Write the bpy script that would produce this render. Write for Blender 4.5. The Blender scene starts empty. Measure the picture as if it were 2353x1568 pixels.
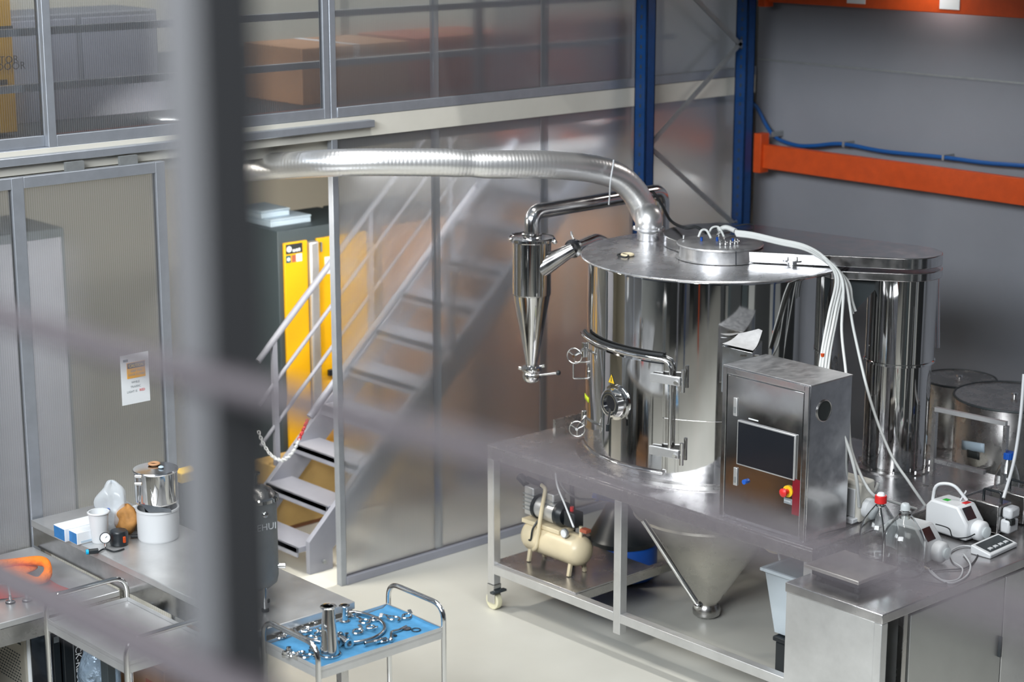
import bpy, bmesh, math, random
from mathutils import Vector, Matrix
random.seed(7)
S = bpy.context.scene
COL = S.collection
# ------------------------------------------------------------------ camera, world, lights, exposure
IW, IH, FPX, CH = 2353.0, 1568.0, 4496.0, 4.0
PITCH = math.atan(1084.0 / FPX)
YAW = math.atan2(5124.0, math.hypot(FPX, 1084.0))
RIGHT = Vector((math.sin(YAW), -math.cos(YAW), 0.0))
FWD = Vector((math.cos(YAW), math.sin(YAW), 0.0))
CV = FWD * math.cos(PITCH) - Vector((0, 0, 1)) * math.sin(PITCH)
CU = FWD * math.sin(PITCH) + Vector((0, 0, 1)) * math.cos(PITCH)
EYE = Vector((0, 0, CH))
cd = bpy.data.cameras.new('camera'); cam = bpy.data.objects.new('camera', cd); COL.objects.link(cam)
cam.matrix_world = Matrix(((RIGHT.x, CU.x, -CV.x, 0), (RIGHT.y, CU.y, -CV.y, 0), (RIGHT.z, CU.z, -CV.z, CH), (0, 0, 0, 1)))
cd.sensor_width = 36.0; cd.lens = 36.0 * FPX / IW
cd.clip_start = 0.05; cd.clip_end = 200
cd.dof.use_dof = True; cd.dof.focus_distance = 9.3; cd.dof.aperture_fstop = 1.8
S.camera = cam

def P(px, py, z=None, x=None, y=None, d=None):
    """the point of the place seen at a pixel of the photograph, on a known plane or at a known depth"""
    w = RIGHT * ((px - IW / 2)) + CU * (-(py - IH / 2)) + CV * FPX
    if z is not None: t = (z - CH) / w.z
    elif x is not None: t = x / w.x
    elif y is not None: t = y / w.y
    else: t = d / FPX
    return EYE + w * t

W = bpy.data.worlds.new('world'); S.world = W; W.use_nodes = True
bg = W.node_tree.nodes['Background']
bg.inputs[0].default_value = (0.60, 0.70, 0.80, 1); bg.inputs[1].default_value = 0.34
S.view_settings.view_transform = 'Standard'; S.view_settings.look = 'None'
S.view_settings.gamma = 1.0; S.view_settings.exposure = -0.06
try: S.view_settings.use_curve_mapping = False
except Exception: pass
S.cycles.max_bounces = 10; S.cycles.transparent_max_bounces = 24; S.cycles.glossy_bounces = 6
S.cycles.transmission_bounces = 8; S.cycles.caustics_reflective = False; S.cycles.caustics_refractive = False
S.cycles.sample_clamp_indirect = 6.0

def area(name, loc, target, sx, sy, power, color=(1, 1, 1)):
    l = bpy.data.lights.new(name, 'AREA'); l.shape = 'RECTANGLE'; l.size = sx; l.size_y = sy
    l.energy = power; l.color = color
    o = bpy.data.objects.new(name, l); COL.objects.link(o); o.location = loc
    o.rotation_euler = (Vector(target) - Vector(loc)).to_track_quat('-Z', 'Y').to_euler()
    return o
# hall lamps: rows of linear high-bay lamps over the aisle, then fill lights added to brighten the place
area('high_bay_lamp', (5.9, 6.2, 7.6), (5.9, 6.2, 0), 0.25, 7.0, 250, (1.0, 0.98, 0.94))
area('high_bay_lamp', (2.4, 5.0, 7.6), (2.4, 5.0, 0), 0.25, 7.0, 160, (1.0, 0.98, 0.94))
area('hall_fill', (-2.5, 2.4, 6.0), (7.0, 7.2, 1.0), 5.5, 2.2, 1000, (0.93, 0.97, 1.0))  # soft fill added behind the camera to brighten the machine and its floor
area('side_fill', (-1.2, 7.0, 5.7), (7.2, 6.2, 0.8), 3.0, 1.6, 180, (0.92, 0.97, 1.0))  # second soft fill added high on the left
area('rack_bay_fill', (9.45, 7.0, 3.5), (8.0, 6.9, 0.0), 0.2, 2.4, 24, (1.0, 0.97, 0.92))  # added out of view to brighten the floor under the machine
area('back_room_fill', (9.0, 9.0, 2.38), (8.2, 9.8, 0.3), 0.2, 1.2, 70, (1.0, 0.95, 0.86))  # added fill so the room behind the partition shows
area('back_room_fill', (5.55, 9.0, 2.40), (6.8, 9.9, 0.4), 0.2, 1.0, 80, (1.0, 0.95, 0.86))  # added fill for the cabinet fronts and the stairs
area('partition_fill', (7.5, 8.66, 2.44), (7.5, 8.95, 0), 1.9, 0.06, 55, (1.0, 0.96, 0.9))  # unseen strip added to light the stairs and crates from the front
area('upper_room_fill', (8.0, 10.6, 5.2), (7.9, 10.0, 2.6), 2.2, 0.3, 32, (1.0, 0.98, 0.95))  # added fill for the goods on the mezzanine

# ------------------------------------------------------------------ materials
def newmat(name):
    m = bpy.data.materials.new(name); m.use_nodes = True
    nt = m.node_tree; b = nt.nodes['Principled BSDF']
    return m, nt, b
def mat(name, col, rough=0.5, metal=0.0, noise=None, bump=None, spec=None, var=0.0, vscale=6.0, rvar=0.0, stretch=(1, 1, 1), coat=0.0, emit=None, alpha=None, trans=0.0, ior=None):
    """principled material; var = mottling of colour, rvar = of roughness, bump = (scale, strength, stretch)"""
    m, nt, b = newmat(name)
    N, L = nt.nodes, nt.links
    b.inputs['Base Color'].default_value = (*col, 1); b.inputs['Roughness'].default_value = rough
    b.inputs['Metallic'].default_value = metal
    if coat: b.inputs['Coat Weight'].default_value = coat; b.inputs['Coat Roughness'].default_value = 0.1
    if trans: b.inputs['Transmission Weight'].default_value = trans
    if ior: b.inputs['IOR'].default_value = ior
    if emit: b.inputs['Emission Color'].default_value = (*emit[0], 1); b.inputs['Emission Strength'].default_value = emit[1]
    if alpha is not None: b.inputs['Alpha'].default_value = alpha
    if var or rvar or bump:
        tc = N.new('ShaderNodeTexCoord'); geo = N.new('ShaderNodeNewGeometry')
    if var or rvar:
        mp = N.new('ShaderNodeMapping'); mp.inputs['Scale'].default_value = stretch
        L.new(geo.outputs['Position'], mp.inputs['Vector'])
        nz = N.new('ShaderNodeTexNoise'); nz.inputs['Scale'].default_value = vscale; nz.inputs['Detail'].default_value = 5
        nz.inputs['Roughness'].default_value = 0.62
        L.new(mp.outputs[0], nz.inputs['Vector'])
        if var:
            mr = N.new('ShaderNodeMapRange'); mr.inputs[1].default_value = 0.3; mr.inputs[2].default_value = 0.7
            mr.inputs[3].default_value = 1 - var; mr.inputs[4].default_value = 1 + var
            L.new(nz.outputs[0], mr.inputs[0])
            mx = N.new('ShaderNodeMix'); mx.data_type = 'RGBA'; mx.blend_type = 'MULTIPLY'; mx.inputs[0].default_value = 1
            mx.inputs[6].default_value = (*col, 1); L.new(mr.outputs[0], mx.inputs[7]); L.new(mx.outputs[2], b.inputs['Base Color'])
        if rvar:
            mr2 = N.new('ShaderNodeMapRange'); mr2.inputs[1].default_value = 0.3; mr2.inputs[2].default_value = 0.7
            mr2.inputs[3].default_value = max(0.02, rough - rvar); mr2.inputs[4].default_value = rough + rvar
            L.new(nz.outputs[0], mr2.inputs[0]); L.new(mr2.outputs[0], b.inputs['Roughness'])
    if bump:
        mp2 = N.new('ShaderNodeMapping'); mp2.inputs['Scale'].default_value = bump[2]
        L.new(geo.outputs['Position'], mp2.inputs['Vector'])
        n2 = N.new('ShaderNodeTexNoise'); n2.inputs['Scale'].default_value = bump[0]; n2.inputs['Detail'].default_value = 2
        L.new(mp2.outputs[0], n2.inputs['Vector'])
        bp = N.new('ShaderNodeBump'); bp.inputs['Strength'].default_value = bump[1]; bp.inputs['Distance'].default_value = 0.02
        L.new(n2.outputs[0], bp.inputs['Height']); L.new(bp.outputs[0], b.inputs['Normal'])
    return m
M = {}
M['mirror'] = mat('polished_steel', (0.66, 0.655, 0.65), 0.06, 1.0, bump=(4.2, 0.13, (1, 1, 0.16)))
M['satin'] = mat('scratched_satin_steel', (0.60, 0.60, 0.61), 0.38, 0.85, var=0.14, rvar=0.08, vscale=14, stretch=(1, 2, 1))
M['mirror2'] = mat('polished_steel_flat', (0.64, 0.64, 0.65), 0.16, 1.0, rvar=0.07, vscale=14, var=0.12, bump=(2.2, 0.05, (1, 1, 1)))
M['lid'] = mat('smeared_polished_steel', (0.76, 0.76, 0.78), 0.27, 0.95, var=0.07, rvar=0.08, vscale=7, stretch=(1, 1.6, 1), bump=(2.6, 0.10, (1, 1, 1)))
M['steel'] = mat('brushed_steel', (0.56, 0.55, 0.54), 0.27, 1.0, var=0.12, rvar=0.06, vscale=10)
M['steel_lite'] = mat('satin_steel', (0.66, 0.665, 0.67), 0.36, 0.72, var=0.10, vscale=5, rvar=0.05)
M['top'] = mat('worn_steel_top', (0.58, 0.57, 0.58), 0.24, 0.90, var=0.20, rvar=0.08, vscale=5.5)
M['cone'] = mat('satin_cone_steel', (0.78, 0.75, 0.69), 0.30, 0.9, var=0.08, rvar=0.06, vscale=6)
M['fit'] = mat('bright_fitting_steel', (0.72, 0.72, 0.72), 0.08, 1.0)
M['alu'] = mat('grey_aluminium', (0.42, 0.45, 0.50), 0.42, 0.65, var=0.07, vscale=12)
M['galv'] = mat('galvanised_steel', (0.36, 0.38, 0.39), 0.5, 0.7, var=0.1, vscale=20)
M['greypaint'] = mat('grey_paint', (0.30, 0.31, 0.36), 0.45, var=0.05)
M['railpaint'] = mat('brown_rail_paint', (0.034, 0.027, 0.032), 0.6)
M['postpaint'] = mat('grey_post_paint', (0.060, 0.060, 0.064), 0.6)
M['blue'] = mat('rack_blue', (0.003, 0.045, 0.17), 0.42, var=0.14, vscale=25)
M['orange'] = mat('rack_orange', (0.60, 0.075, 0.010), 0.45, var=0.10, vscale=15)
M['white'] = mat('white_plastic', (0.72, 0.74, 0.76), 0.38)
M['cream'] = mat('cream_paint', (0.72, 0.70, 0.63), 0.5, var=0.03)
M['ivory'] = mat('ivory_enamel', (0.74, 0.64, 0.44), 0.32, var=0.05)
M['black'] = mat('black_plastic', (0.012, 0.016, 0.020), 0.35)
M['rubber'] = mat('black_rubber', (0.010, 0.013, 0.016), 0.6)
M['dark'] = mat('dark_grey_metal', (0.035, 0.045, 0.05), 0.45)
M['yellow'] = mat('cabinet_yellow', (0.87, 0.46, 0.006), 0.40)
M['charcoal'] = mat('charcoal_cabinet', (0.055, 0.075, 0.085), 0.5)
M['cardboard'] = mat('cardboard', (0.50, 0.27, 0.14), 0.8, var=0.08)
M['brown'] = mat('brown_paper', (0.42, 0.20, 0.055), 0.75, var=0.2, vscale=25)
M['red'] = mat('red_plastic', (0.66, 0.02, 0.02), 0.4)
M['yplastic'] = mat('yellow_plastic', (0.85, 0.55, 0.02), 0.4)
M['lime'] = mat('lime_label', (0.62, 0.75, 0.03), 0.5)
M['bluep'] = mat('blue_plastic', (0.01, 0.10, 0.50), 0.4)
M['cyan'] = mat('cyan_plastic', (0.0, 0.42, 0.75), 0.4)
M['boxblue'] = mat('printed_blue', (0.035, 0.20, 0.50), 0.5, var=0.15, vscale=30)
M['paper'] = mat('white_paper', (0.80, 0.83, 0.86), 0.7)
M['papergrey'] = mat('smudged_white_sheet', (0.62, 0.62, 0.63), 0.5, var=0.12, vscale=25)
M['orangecloth'] = mat('orange_cloth', (0.95, 0.22, 0.015), 0.9, var=0.12, vscale=30, bump=(60, 0.4, (1, 1, 1)))
M['bluecloth'] = mat('blue_cloth', (0.07, 0.27, 0.50), 0.8, var=0.10, vscale=12, bump=(14, 0.5, (1, 1, 1)))
M['cable'] = mat('white_cable', (0.72, 0.74, 0.73), 0.45)
M['hose'] = mat('ribbed_grey_hose', (0.62, 0.64, 0.66), 0.4)
M['airhose'] = mat('blue_air_hose', (0.006, 0.085, 0.30), 0.4)
M['screen'] = mat('dark_screen', (0.015, 0.017, 0.022), 0.12, coat=0.3)
M['plate'] = mat('painted_red_reflection', (0.20, 0.008, 0.018), 0.35)  # red of a reflection, painted on the control cabinet door
M['ink'] = mat('black_ink', (0.02, 0.025, 0.025), 0.6)
M['greyink'] = mat('grey_ink', (0.25, 0.28, 0.30), 0.6)
M['green'] = mat('green_plastic', (0.02, 0.42, 0.04), 0.5)
M['teal'] = mat('teal_ink', (0.0, 0.09, 0.12), 0.5)
M['wood'] = mat('brown_boards', (0.30, 0.13, 0.06), 0.7, var=0.2, vscale=4)
M['redbrown'] = mat('red_brown_goods', (0.42, 0.11, 0.06), 0.7, var=0.2, vscale=5)
M['oven'] = mat('champagne_enamel', (0.56, 0.53, 0.46), 0.35, metal=0.3)
M['bluegrey'] = mat('pale_blue_plastic', (0.50, 0.62, 0.72), 0.45)
M['wallg'] = mat('grey_sandwich_panel', (0.235, 0.245, 0.275), 0.55, var=0.07, vscale=1.1)
M['wallc'] = mat('cream_wall', (0.66, 0.63, 0.54), 0.7, var=0.03, vscale=1)
M['darkwall'] = mat('dark_wall', (0.05, 0.055, 0.06), 0.7)
M['wheel'] = mat('cream_caster_wheel', (0.75, 0.72, 0.52), 0.5)
M['lit'] = mat('reflection_glow_panel', (0.8, 0.8, 0.8), 0.5, emit=((0.9, 0.96, 1.0), 3.0))  # glow of the panel added behind the camera for reflections
M['tub'] = mat('cloudy_polypropylene', (0.70, 0.78, 0.84), 0.35, trans=0.0, alpha=0.62)
M['film'] = mat('clear_plastic_film', (0.80, 0.86, 0.92), 0.2, alpha=0.42)
M['silbag'] = mat('grey_blue_film', (0.25, 0.33, 0.42), 0.25, metal=0.3, bump=(25, 0.8, (1, 1, 1)))
M['glass'] = mat('clear_glass', (0.95, 0.97, 0.97), 0.02, trans=1.0, ior=1.45)
M['water'] = mat('water', (0.93, 0.97, 0.98), 0.0, trans=1.0, ior=1.33)
M['tube'] = mat('clear_tubing', (0.80, 0.86, 0.88), 0.15, alpha=0.55)

def floor_mat():
    m, nt, b = newmat('cream_epoxy_floor'); N, L = nt.nodes, nt.links
    geo = N.new('ShaderNodeNewGeometry'); nz = N.new('ShaderNodeTexNoise'); nz.inputs['Scale'].default_value = 1.6; nz.inputs['Detail'].default_value = 6
    L.new(geo.outputs['Position'], nz.inputs['Vector'])
    cr = N.new('ShaderNodeValToRGB'); cr.color_ramp.elements[0].position = 0.3; cr.color_ramp.elements[0].color = (0.60, 0.595, 0.54, 1)
    cr.color_ramp.elements[1].position = 0.7; cr.color_ramp.elements[1].color = (0.68, 0.675, 0.62, 1)
    L.new(nz.outputs[0], cr.inputs[0]); L.new(cr.outputs[0], b.inputs['Base Color'])
    b.inputs['Roughness'].default_value = 0.30; b.inputs['Specular IOR Level'].default_value = 0.5
    return m
M['floor'] = floor_mat()

def duct_mat():
    m, nt, b = newmat('aluminium_foil_duct'); N, L = nt.nodes, nt.links
    b.inputs['Base Color'].default_value = (0.90, 0.90, 0.90, 1); b.inputs['Metallic'].default_value = 0.88; b.inputs['Roughness'].default_value = 0.33
    return m
M['duct'] = duct_mat()

def poly_mat(name, clear=0.5, tint=(0.93, 0.945, 0.96), rib=83.0, haze=0.55):
    """twin-wall polycarbonate: part see-through, part milky, fine vertical ribs along X"""
    m, nt, b = newmat(name); N, L = nt.nodes, nt.links
    out = N['Material Output']; N.remove(b)
    geo = N.new('ShaderNodeNewGeometry'); sep = N.new('ShaderNodeSeparateXYZ'); L.new(geo.outputs['Position'], sep.inputs[0])
    mul = N.new('ShaderNodeMath'); mul.operation = 'MULTIPLY'; mul.inputs[1].default_value = rib * 2 * math.pi; L.new(sep.outputs['X'], mul.inputs[0])
    sn = N.new('ShaderNodeMath'); sn.operation = 'SINE'; L.new(mul.outputs[0], sn.inputs[0])
    bp = N.new('ShaderNodeBump'); bp.inputs['Strength'].default_value = 0.35; bp.inputs['Distance'].default_value = 0.002
    L.new(sn.outputs[0], bp.inputs['Height'])
    tr = N.new('ShaderNodeBsdfTransparent'); tr.inputs[0].default_value = (*tint, 1)
    rf = N.new('ShaderNodeBsdfRefraction'); rf.inputs['Color'].default_value = (*tint, 1); rf.inputs['Roughness'].default_value = 0.5; rf.inputs['IOR'].default_value = 1.12
    df = N.new('ShaderNodeBsdfDiffuse'); df.inputs[0].default_value = (0.62, 0.64, 0.68, 1)
    tl = N.new('ShaderNodeBsdfTranslucent'); tl.inputs[0].default_value = (0.62, 0.64, 0.68, 1)
    gl = N.new('ShaderNodeBsdfAnisotropic') if hasattr(bpy.types, 'ShaderNodeBsdfAnisotropic') else N.new('ShaderNodeBsdfGlossy')
    gl.inputs['Color'].default_value = (0.9, 0.92, 0.95, 1); gl.inputs['Roughness'].default_value = 0.16
    L.new(bp.outputs[0], gl.inputs['Normal'])
    a = N.new('ShaderNodeMixShader'); a.inputs[0].default_value = haze; L.new(tr.outputs[0], a.inputs[1]); L.new(rf.outputs[0], a.inputs[2])
    c = N.new('ShaderNodeMixShader'); c.inputs[0].default_value = 0.4; L.new(df.outputs[0], c.inputs[1]); L.new(tl.outputs[0], c.inputs[2])
    mr = N.new('ShaderNodeMapRange'); mr.inputs[1].default_value = -1; mr.inputs[2].default_value = 1
    mr.inputs[3].default_value = 1 - clear - 0.07; mr.inputs[4].default_value = 1 - clear + 0.07; L.new(sn.outputs[0], mr.inputs[0])
    e = N.new('ShaderNodeMixShader'); L.new(mr.outputs[0], e.inputs[0]); L.new(a.outputs[0], e.inputs[1]); L.new(c.outputs[0], e.inputs[2])
    fr = N.new('ShaderNodeFresnel'); fr.inputs['IOR'].default_value = 1.5
    ad = N.new('ShaderNodeMath'); ad.operation = 'ADD'; ad.inputs[1].default_value = 0.0; L.new(fr.outputs[0], ad.inputs[0])
    g = N.new('ShaderNodeMixShader'); L.new(ad.outputs[0], g.inputs[0]); L.new(e.outputs[0], g.inputs[1]); L.new(gl.outputs[0], g.inputs[2])
    L.new(g.outputs[0], out.inputs['Surface'])
    return m
M['poly'] = poly_mat('polycarbonate_sheet', 0.84, haze=0.36)
M['polyd'] = poly_mat('polycarbonate_door_sheet', 0.82, haze=0.2)
M['polyu'] = poly_mat('polycarbonate_window_sheet', 0.90, haze=0.12)
M['polyj'] = poly_mat('polycarbonate_joint_strip', 0.74, rib=10.0, haze=0.3)

# ------------------------------------------------------------------ mesh helpers
class MB:
    def __init__(self): self.bm = bmesh.new()
    def add(self, verts, faces):
        vs = [self.bm.verts.new(v) for v in verts]
        for f in faces:
            try: self.bm.faces.new([vs[i] for i in f])
            except ValueError: pass
        return self
    def box(self, x0, x1, y0, y1, z0, z1):
        x0, x1 = min(x0, x1), max(x0, x1); y0, y1 = min(y0, y1), max(y0, y1); z0, z1 = min(z0, z1), max(z0, z1)
        v = [(x, y, z) for x in (x0, x1) for y in (y0, y1) for z in (z0, z1)]
        return self.add(v, [(0, 1, 3, 2), (4, 6, 7, 5), (0, 4, 5, 1), (2, 3, 7, 6), (0, 2, 6, 4), (1, 5, 7, 3)])
    def bar(self, a, b, w, h, up=(0, 0, 1)):
        """rectangular bar from a to b, w wide, h high"""
        a, b = Vector(a), Vector(b); t = (b - a).normalized(); u = Vector(up)
        if abs(t.dot(u)) > 0.98: u = Vector((1, 0, 0))
        s = t.cross(u).normalized(); u = s.cross(t)
        v = []
        for p in (a, b):
            for i, j in ((-1, -1), (1, -1), (1, 1), (-1, 1)): v.append(p + s * (i * w / 2) + u * (j * h / 2))
        return self.add(v, [(3, 2, 1, 0), (4, 5, 6, 7), (0, 1, 5, 4), (1, 2, 6, 5), (2, 3, 7, 6), (3, 0, 4, 7)])
    def tube(self, pts, r, n=10, closed=False, cap=True, rf=None):
        pts = [Vector(p) for p in pts]; m = len(pts); rings = []
        t0 = (pts[1] - pts[0]).normalized(); ref = Vector((0, 0, 1)) if abs(t0.z) < 0.9 else Vector((1, 0, 0))
        nrm = t0.cross(ref).normalized()
        for i, p in enumerate(pts):
            if closed: t = (pts[(i + 1) % m] - pts[i - 1]).normalized()
            else: t = (pts[min(i + 1, m - 1)] - pts[max(i - 1, 0)]).normalized()
            nrm = (nrm - t * nrm.dot(t)).normalized(); bn = t.cross(nrm)
            rr = rf(i, m) if rf else r
            rings.append([self.bm.verts.new(p + (nrm * math.cos(2 * math.pi * k / n) + bn * math.sin(2 * math.pi * k / n)) * rr) for k in range(n)])
        for i in range(m if closed else m - 1):
            A, B = rings[i], rings[(i + 1) % m]
            for k in range(n): self.bm.faces.new((A[k], A[(k + 1) % n], B[(k + 1) % n], B[k]))
        if cap and not closed:
            self.bm.faces.new(rings[0][::-1]); self.bm.faces.new(rings[-1])
        return self
    def lathe(self, prof, c=(0, 0, 0), axis=(0, 0, 1), n=32, a0=0.0, a1=2 * math.pi):
        """revolve [(r, h), ...] around axis through c"""
        c = Vector(c); ax = Vector(axis).normalized()
        ref = Vector((0, 0, 1)) if abs(ax.z) < 0.9 else Vector((1, 0, 0))
        u = (Vector((1, 0, 0)) if abs(ax.z) > 0.99 else ax.cross(ref).normalized()); v = ax.cross(u)
        full = abs(a1 - a0) > 6.28; K = n if full else n + 1; rings = []
        for r, h in prof:
            if r < 1e-6: rings.append([self.bm.verts.new(c + ax * h)])
            else: rings.append([self.bm.verts.new(c + ax * h + (u * math.cos(a0 + (a1 - a0) * k / n) + v * math.sin(a0 + (a1 - a0) * k / n)) * r) for k in range(K)])
        for A, B in zip(rings, rings[1:]):
            for k in range(n):
                k2 = (k + 1) % K
                q = [A[k if len(A) > 1 else 0], A[k2 if len(A) > 1 else 0], B[k2 if len(B) > 1 else 0], B[k if len(B) > 1 else 0]]
                f = []
                for w in q:
                    if w not in f: f.append(w)
                if len(f) > 2:
                    try: self.bm.faces.new(f)
                    except ValueError: pass
        return self
    def cyl(self, a, b, r, r2=None, n=20):
        a, b = Vector(a), Vector(b); L_ = (b - a).length; r2 = r if r2 is None else r2
        return self.lathe([(0, 0), (r, 0), (r2, L_), (0, L_)], a, b - a, n)
    def sphere(self, c, r, n=14, sz=1.0):
        k = max(6, n // 2)
        return self.lathe([(r * math.sin(math.pi * i / k), -r * sz * math.cos(math.pi * i / k)) for i in range(k + 1)], c, (0, 0, 1), n)
    def prism(self, poly, z0, z1):
        n = len(poly)
        v = [(p[0], p[1], z0) for p in poly] + [(p[0], p[1], z1) for p in poly]
        return self.add(v, [tuple(range(n))[::-1], tuple(range(n, 2 * n))] + [(i, (i + 1) % n, n + (i + 1) % n, n + i) for i in range(n)])
    def plate(self, corners, th):
        """a thin slab whose front outline is corners (counter-clockwise seen from the front), th thick behind"""
        cs = [Vector(c) for c in corners]; nn = (cs[1] - cs[0]).cross(cs[2] - cs[0]).normalized(); n = len(cs)
        v = cs + [c - nn * th for c in cs]
        return self.add(v, [tuple(range(n)), tuple(range(n, 2 * n))[::-1]] + [(i, n + i, n + (i + 1) % n, (i + 1) % n) for i in range(n)])
    def grid(self, fn, nu, nv, th=0.0):
        """sheet from fn(u, v), thickened along normals by build()"""
        vs = [[self.bm.verts.new(fn(i / nu, j / nv)) for j in range(nv + 1)] for i in range(nu + 1)]
        for i in range(nu):
            for j in range(nv): self.bm.faces.new((vs[i][j], vs[i + 1][j], vs[i + 1][j + 1], vs[i][j + 1]))
        return self

INV = {}
def finish(o, label=None, cat=None, group=None, kind=None):
    if label: o['label'] = label
    if cat: o['category'] = cat
    if group: o['group'] = group
    if kind: o['kind'] = kind
    return o
def thing(name, label=None, cat=None, loc=(0, 0, 0), rot=0.0, group=None, kind=None):
    o = bpy.data.objects.new(name, None); COL.objects.link(o); o.location = loc; o.rotation_euler = (0, 0, rot)
    o.empty_display_size = 0.1
    INV[o] = (Matrix.Translation(Vector(loc)) @ Matrix.Rotation(rot, 4, 'Z')).inverted()
    return finish(o, label, cat, group, kind)
def part(name, mb, m, parent=None, local=False, bevel=0.0, solid=0.0, sharp=46, label=None, cat=None, group=None, kind=None, sub=0):
    """link a MB as one mesh object; shapes are given in place coordinates unless local"""
    me = bpy.data.meshes.new(name); bm = mb.bm
    bmesh.ops.recalc_face_normals(bm, faces=bm.faces)
    o = bpy.data.objects.new(name, me); COL.objects.link(o)
    if parent is not None:
        o.parent = parent; inv = INV.get(parent)
        if inv is not None:
            INV[o] = inv
            if not local: bmesh.ops.transform(bm, matrix=inv, verts=bm.verts)
    elif not local:
        n = len(bm.verts); c = Vector((0, 0, 0)); zmin = min(v.co.z for v in bm.verts)
        for v in bm.verts: c += v.co
        c /= n; c.z = zmin; bmesh.ops.translate(bm, vec=-c, verts=bm.verts); o.location = c
        INV[o] = Matrix.Translation(c).inverted()
    bm.to_mesh(me); bm.free()
    for p in me.polygons: p.use_smooth = True
    try: me.set_sharp_from_angle(angle=math.radians(sharp))
    except Exception: pass
    me.materials.append(M[m] if isinstance(m, str) else m)
    if solid: s = o.modifiers.new('solid', 'SOLIDIFY'); s.thickness = solid; s.offset = 0
    if bevel: b = o.modifiers.new('bevel', 'BEVEL'); b.width = bevel; b.segments = 2; b.limit_method = 'ANGLE'; b.angle_limit = math.radians(40)
    if len(me.polygons) > 12 and not sub: b = o.modifiers.new('normals', 'WEIGHTED_NORMAL'); b.keep_sharp = True; b.weight = 80
    if sub: b = o.modifiers.new('sub', 'SUBSURF'); b.levels = sub; b.render_levels = sub
    return finish(o, label, cat, group, kind)
def spline(pts, k=8, closed=False):
    pts = [Vector(p) for p in pts]; n = len(pts); out = []
    for i in range(n if closed else n - 1):
        if closed: p0, p1, p2, p3 = pts[i - 1], pts[i], pts[(i + 1) % n], pts[(i + 2) % n]
        else: p0, p1, p2, p3 = pts[max(i - 1, 0)], pts[i], pts[i + 1], pts[min(i + 2, n - 1)]
        for j in range(k):
            t = j / k
            out.append(0.5 * ((2 * p1) + (p2 - p0) * t + (2 * p0 - 5 * p1 + 4 * p2 - p3) * t * t + (3 * p1 - p0 - 3 * p2 + p3) * t ** 3))
    if not closed: out.append(pts[-1])
    return out
def rounded(pts, r=0.05, k=5):
    """polyline with rounded corners"""
    pts = [Vector(p) for p in pts]; out = [pts[0]]
    for i in range(1, len(pts) - 1):
        a, b, c = pts[i - 1], pts[i], pts[i + 1]; ra = min(r, (a - b).length * .49, (c - b).length * .49)
        p, q = b + (a - b).normalized() * ra, b + (c - b).normalized() * ra
        for j in range(k + 1):
            t = j / k; out.append(p * (1 - t) ** 2 + b * 2 * t * (1 - t) + q * t * t)
    out.append(pts[-1]); return out
def text(name, s, size, org, xd, yd, m, parent, align='LEFT', sx=1.0, ext=0.0004):
    cu = bpy.data.curves.new(name, 'FONT'); cu.body = s; cu.size = size; cu.align_x = align; cu.extrude = ext; cu.resolution_u = 2
    t = bpy.data.objects.new(name, cu); COL.objects.link(t)
    dg = bpy.context.evaluated_depsgraph_get(); me = bpy.data.meshes.new_from_object(t.evaluated_get(dg))
    bpy.data.objects.remove(t); bpy.data.curves.remove(cu)
    xd, yd = Vector(xd).normalized(), Vector(yd).normalized(); zd = xd.cross(yd); org = Vector(org)
    Mx = Matrix(((xd.x, yd.x, zd.x, org.x), (xd.y, yd.y, zd.y, org.y), (xd.z, yd.z, zd.z, org.z), (0, 0, 0, 1))) @ Matrix.Diagonal((sx, 1, 1, 1))
    me.transform((INV[parent] if parent in INV else Matrix()) @ Mx)
    me.name = name; me.materials.clear(); me.materials.append(M[m])
    o = bpy.data.objects.new(name, me); COL.objects.link(o); o.parent = parent; INV[o] = INV.get(parent)
    return o
def copy_tree(o, parent=None):
    c = o.copy(); COL.objects.link(c)
    if parent is not None: c.parent = parent
    for ch in [x for x in bpy.data.objects if x.parent == o]: copy_tree(ch, c)
    return c
def again(src, loc, rot=0.0, label=None, group=None, scale=None):
    c = copy_tree(src); c.location = loc; c.rotation_euler = (0, 0, rot)
    if scale: c.scale = scale
    if label: c['label'] = label
    if group: c['group'] = group
    return c
YS = 8.53      # plane of the polycarbonate partition
XB = 9.85      # plane of the grey hall wall
ZR = 2.69      # sill of the upper glazing
# ------------------------------------------------------------------ the setting
part('floor', MB().box(-8, 10.2, -6, 13.2, -0.12, 0), 'floor', kind='structure')
w = MB().box(XB, XB + 0.18, -6, YS - 0.02, 0, 5.0)
part('wall_right', w, 'wallg', kind='structure')
part('trim_1', MB().box(XB - 0.004, XB + 0.001, -2, YS - 0.03, 2.785, 2.797), 'galv', kind='structure')
part('wall_right', MB().box(XB, XB + 0.18, YS + 0.02, 13, 0, 5.6), 'wallc', kind='structure')
part('wall_back', MB().box(3.0, XB, 12.4, 12.55, 0, 2.45), 'wallc', kind='structure')
part('wall_back', MB().box(2.2, XB, 12.9, 13.0, 2.66, 5.6), 'darkwall', kind='structure')
part('wall_left', MB().box(2.2, 2.3, YS + 0.1, 12.9, 2.66, 5.6), 'darkwall', kind='structure')
part('wall_left', MB().box(2.9, 3.0, YS + 0.1, 12.4, 0, 2.45), 'wallc', kind='structure')
part('mezzanine_deck', MB().box(2.2, XB - 0.01, 8.70, 12.9, 2.50, 2.66), 'darkwall', kind='structure')
part('trim_2', MB().box(3.0, XB - 0.02, 8.503, 8.519, 2.573, 2.688), 'cream', kind='structure')
part('trim_3', MB().box(3.0, XB - 0.02, 8.60, 8.69, 2.50, 2.66), 'cream', kind='structure')
# unseen slab added high over the machine to shade the floor behind its front
part('shade_slab', MB().box(7.0, 9.78, -1, 8.40, 3.60, 3.72), 'galv', kind='structure')
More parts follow.
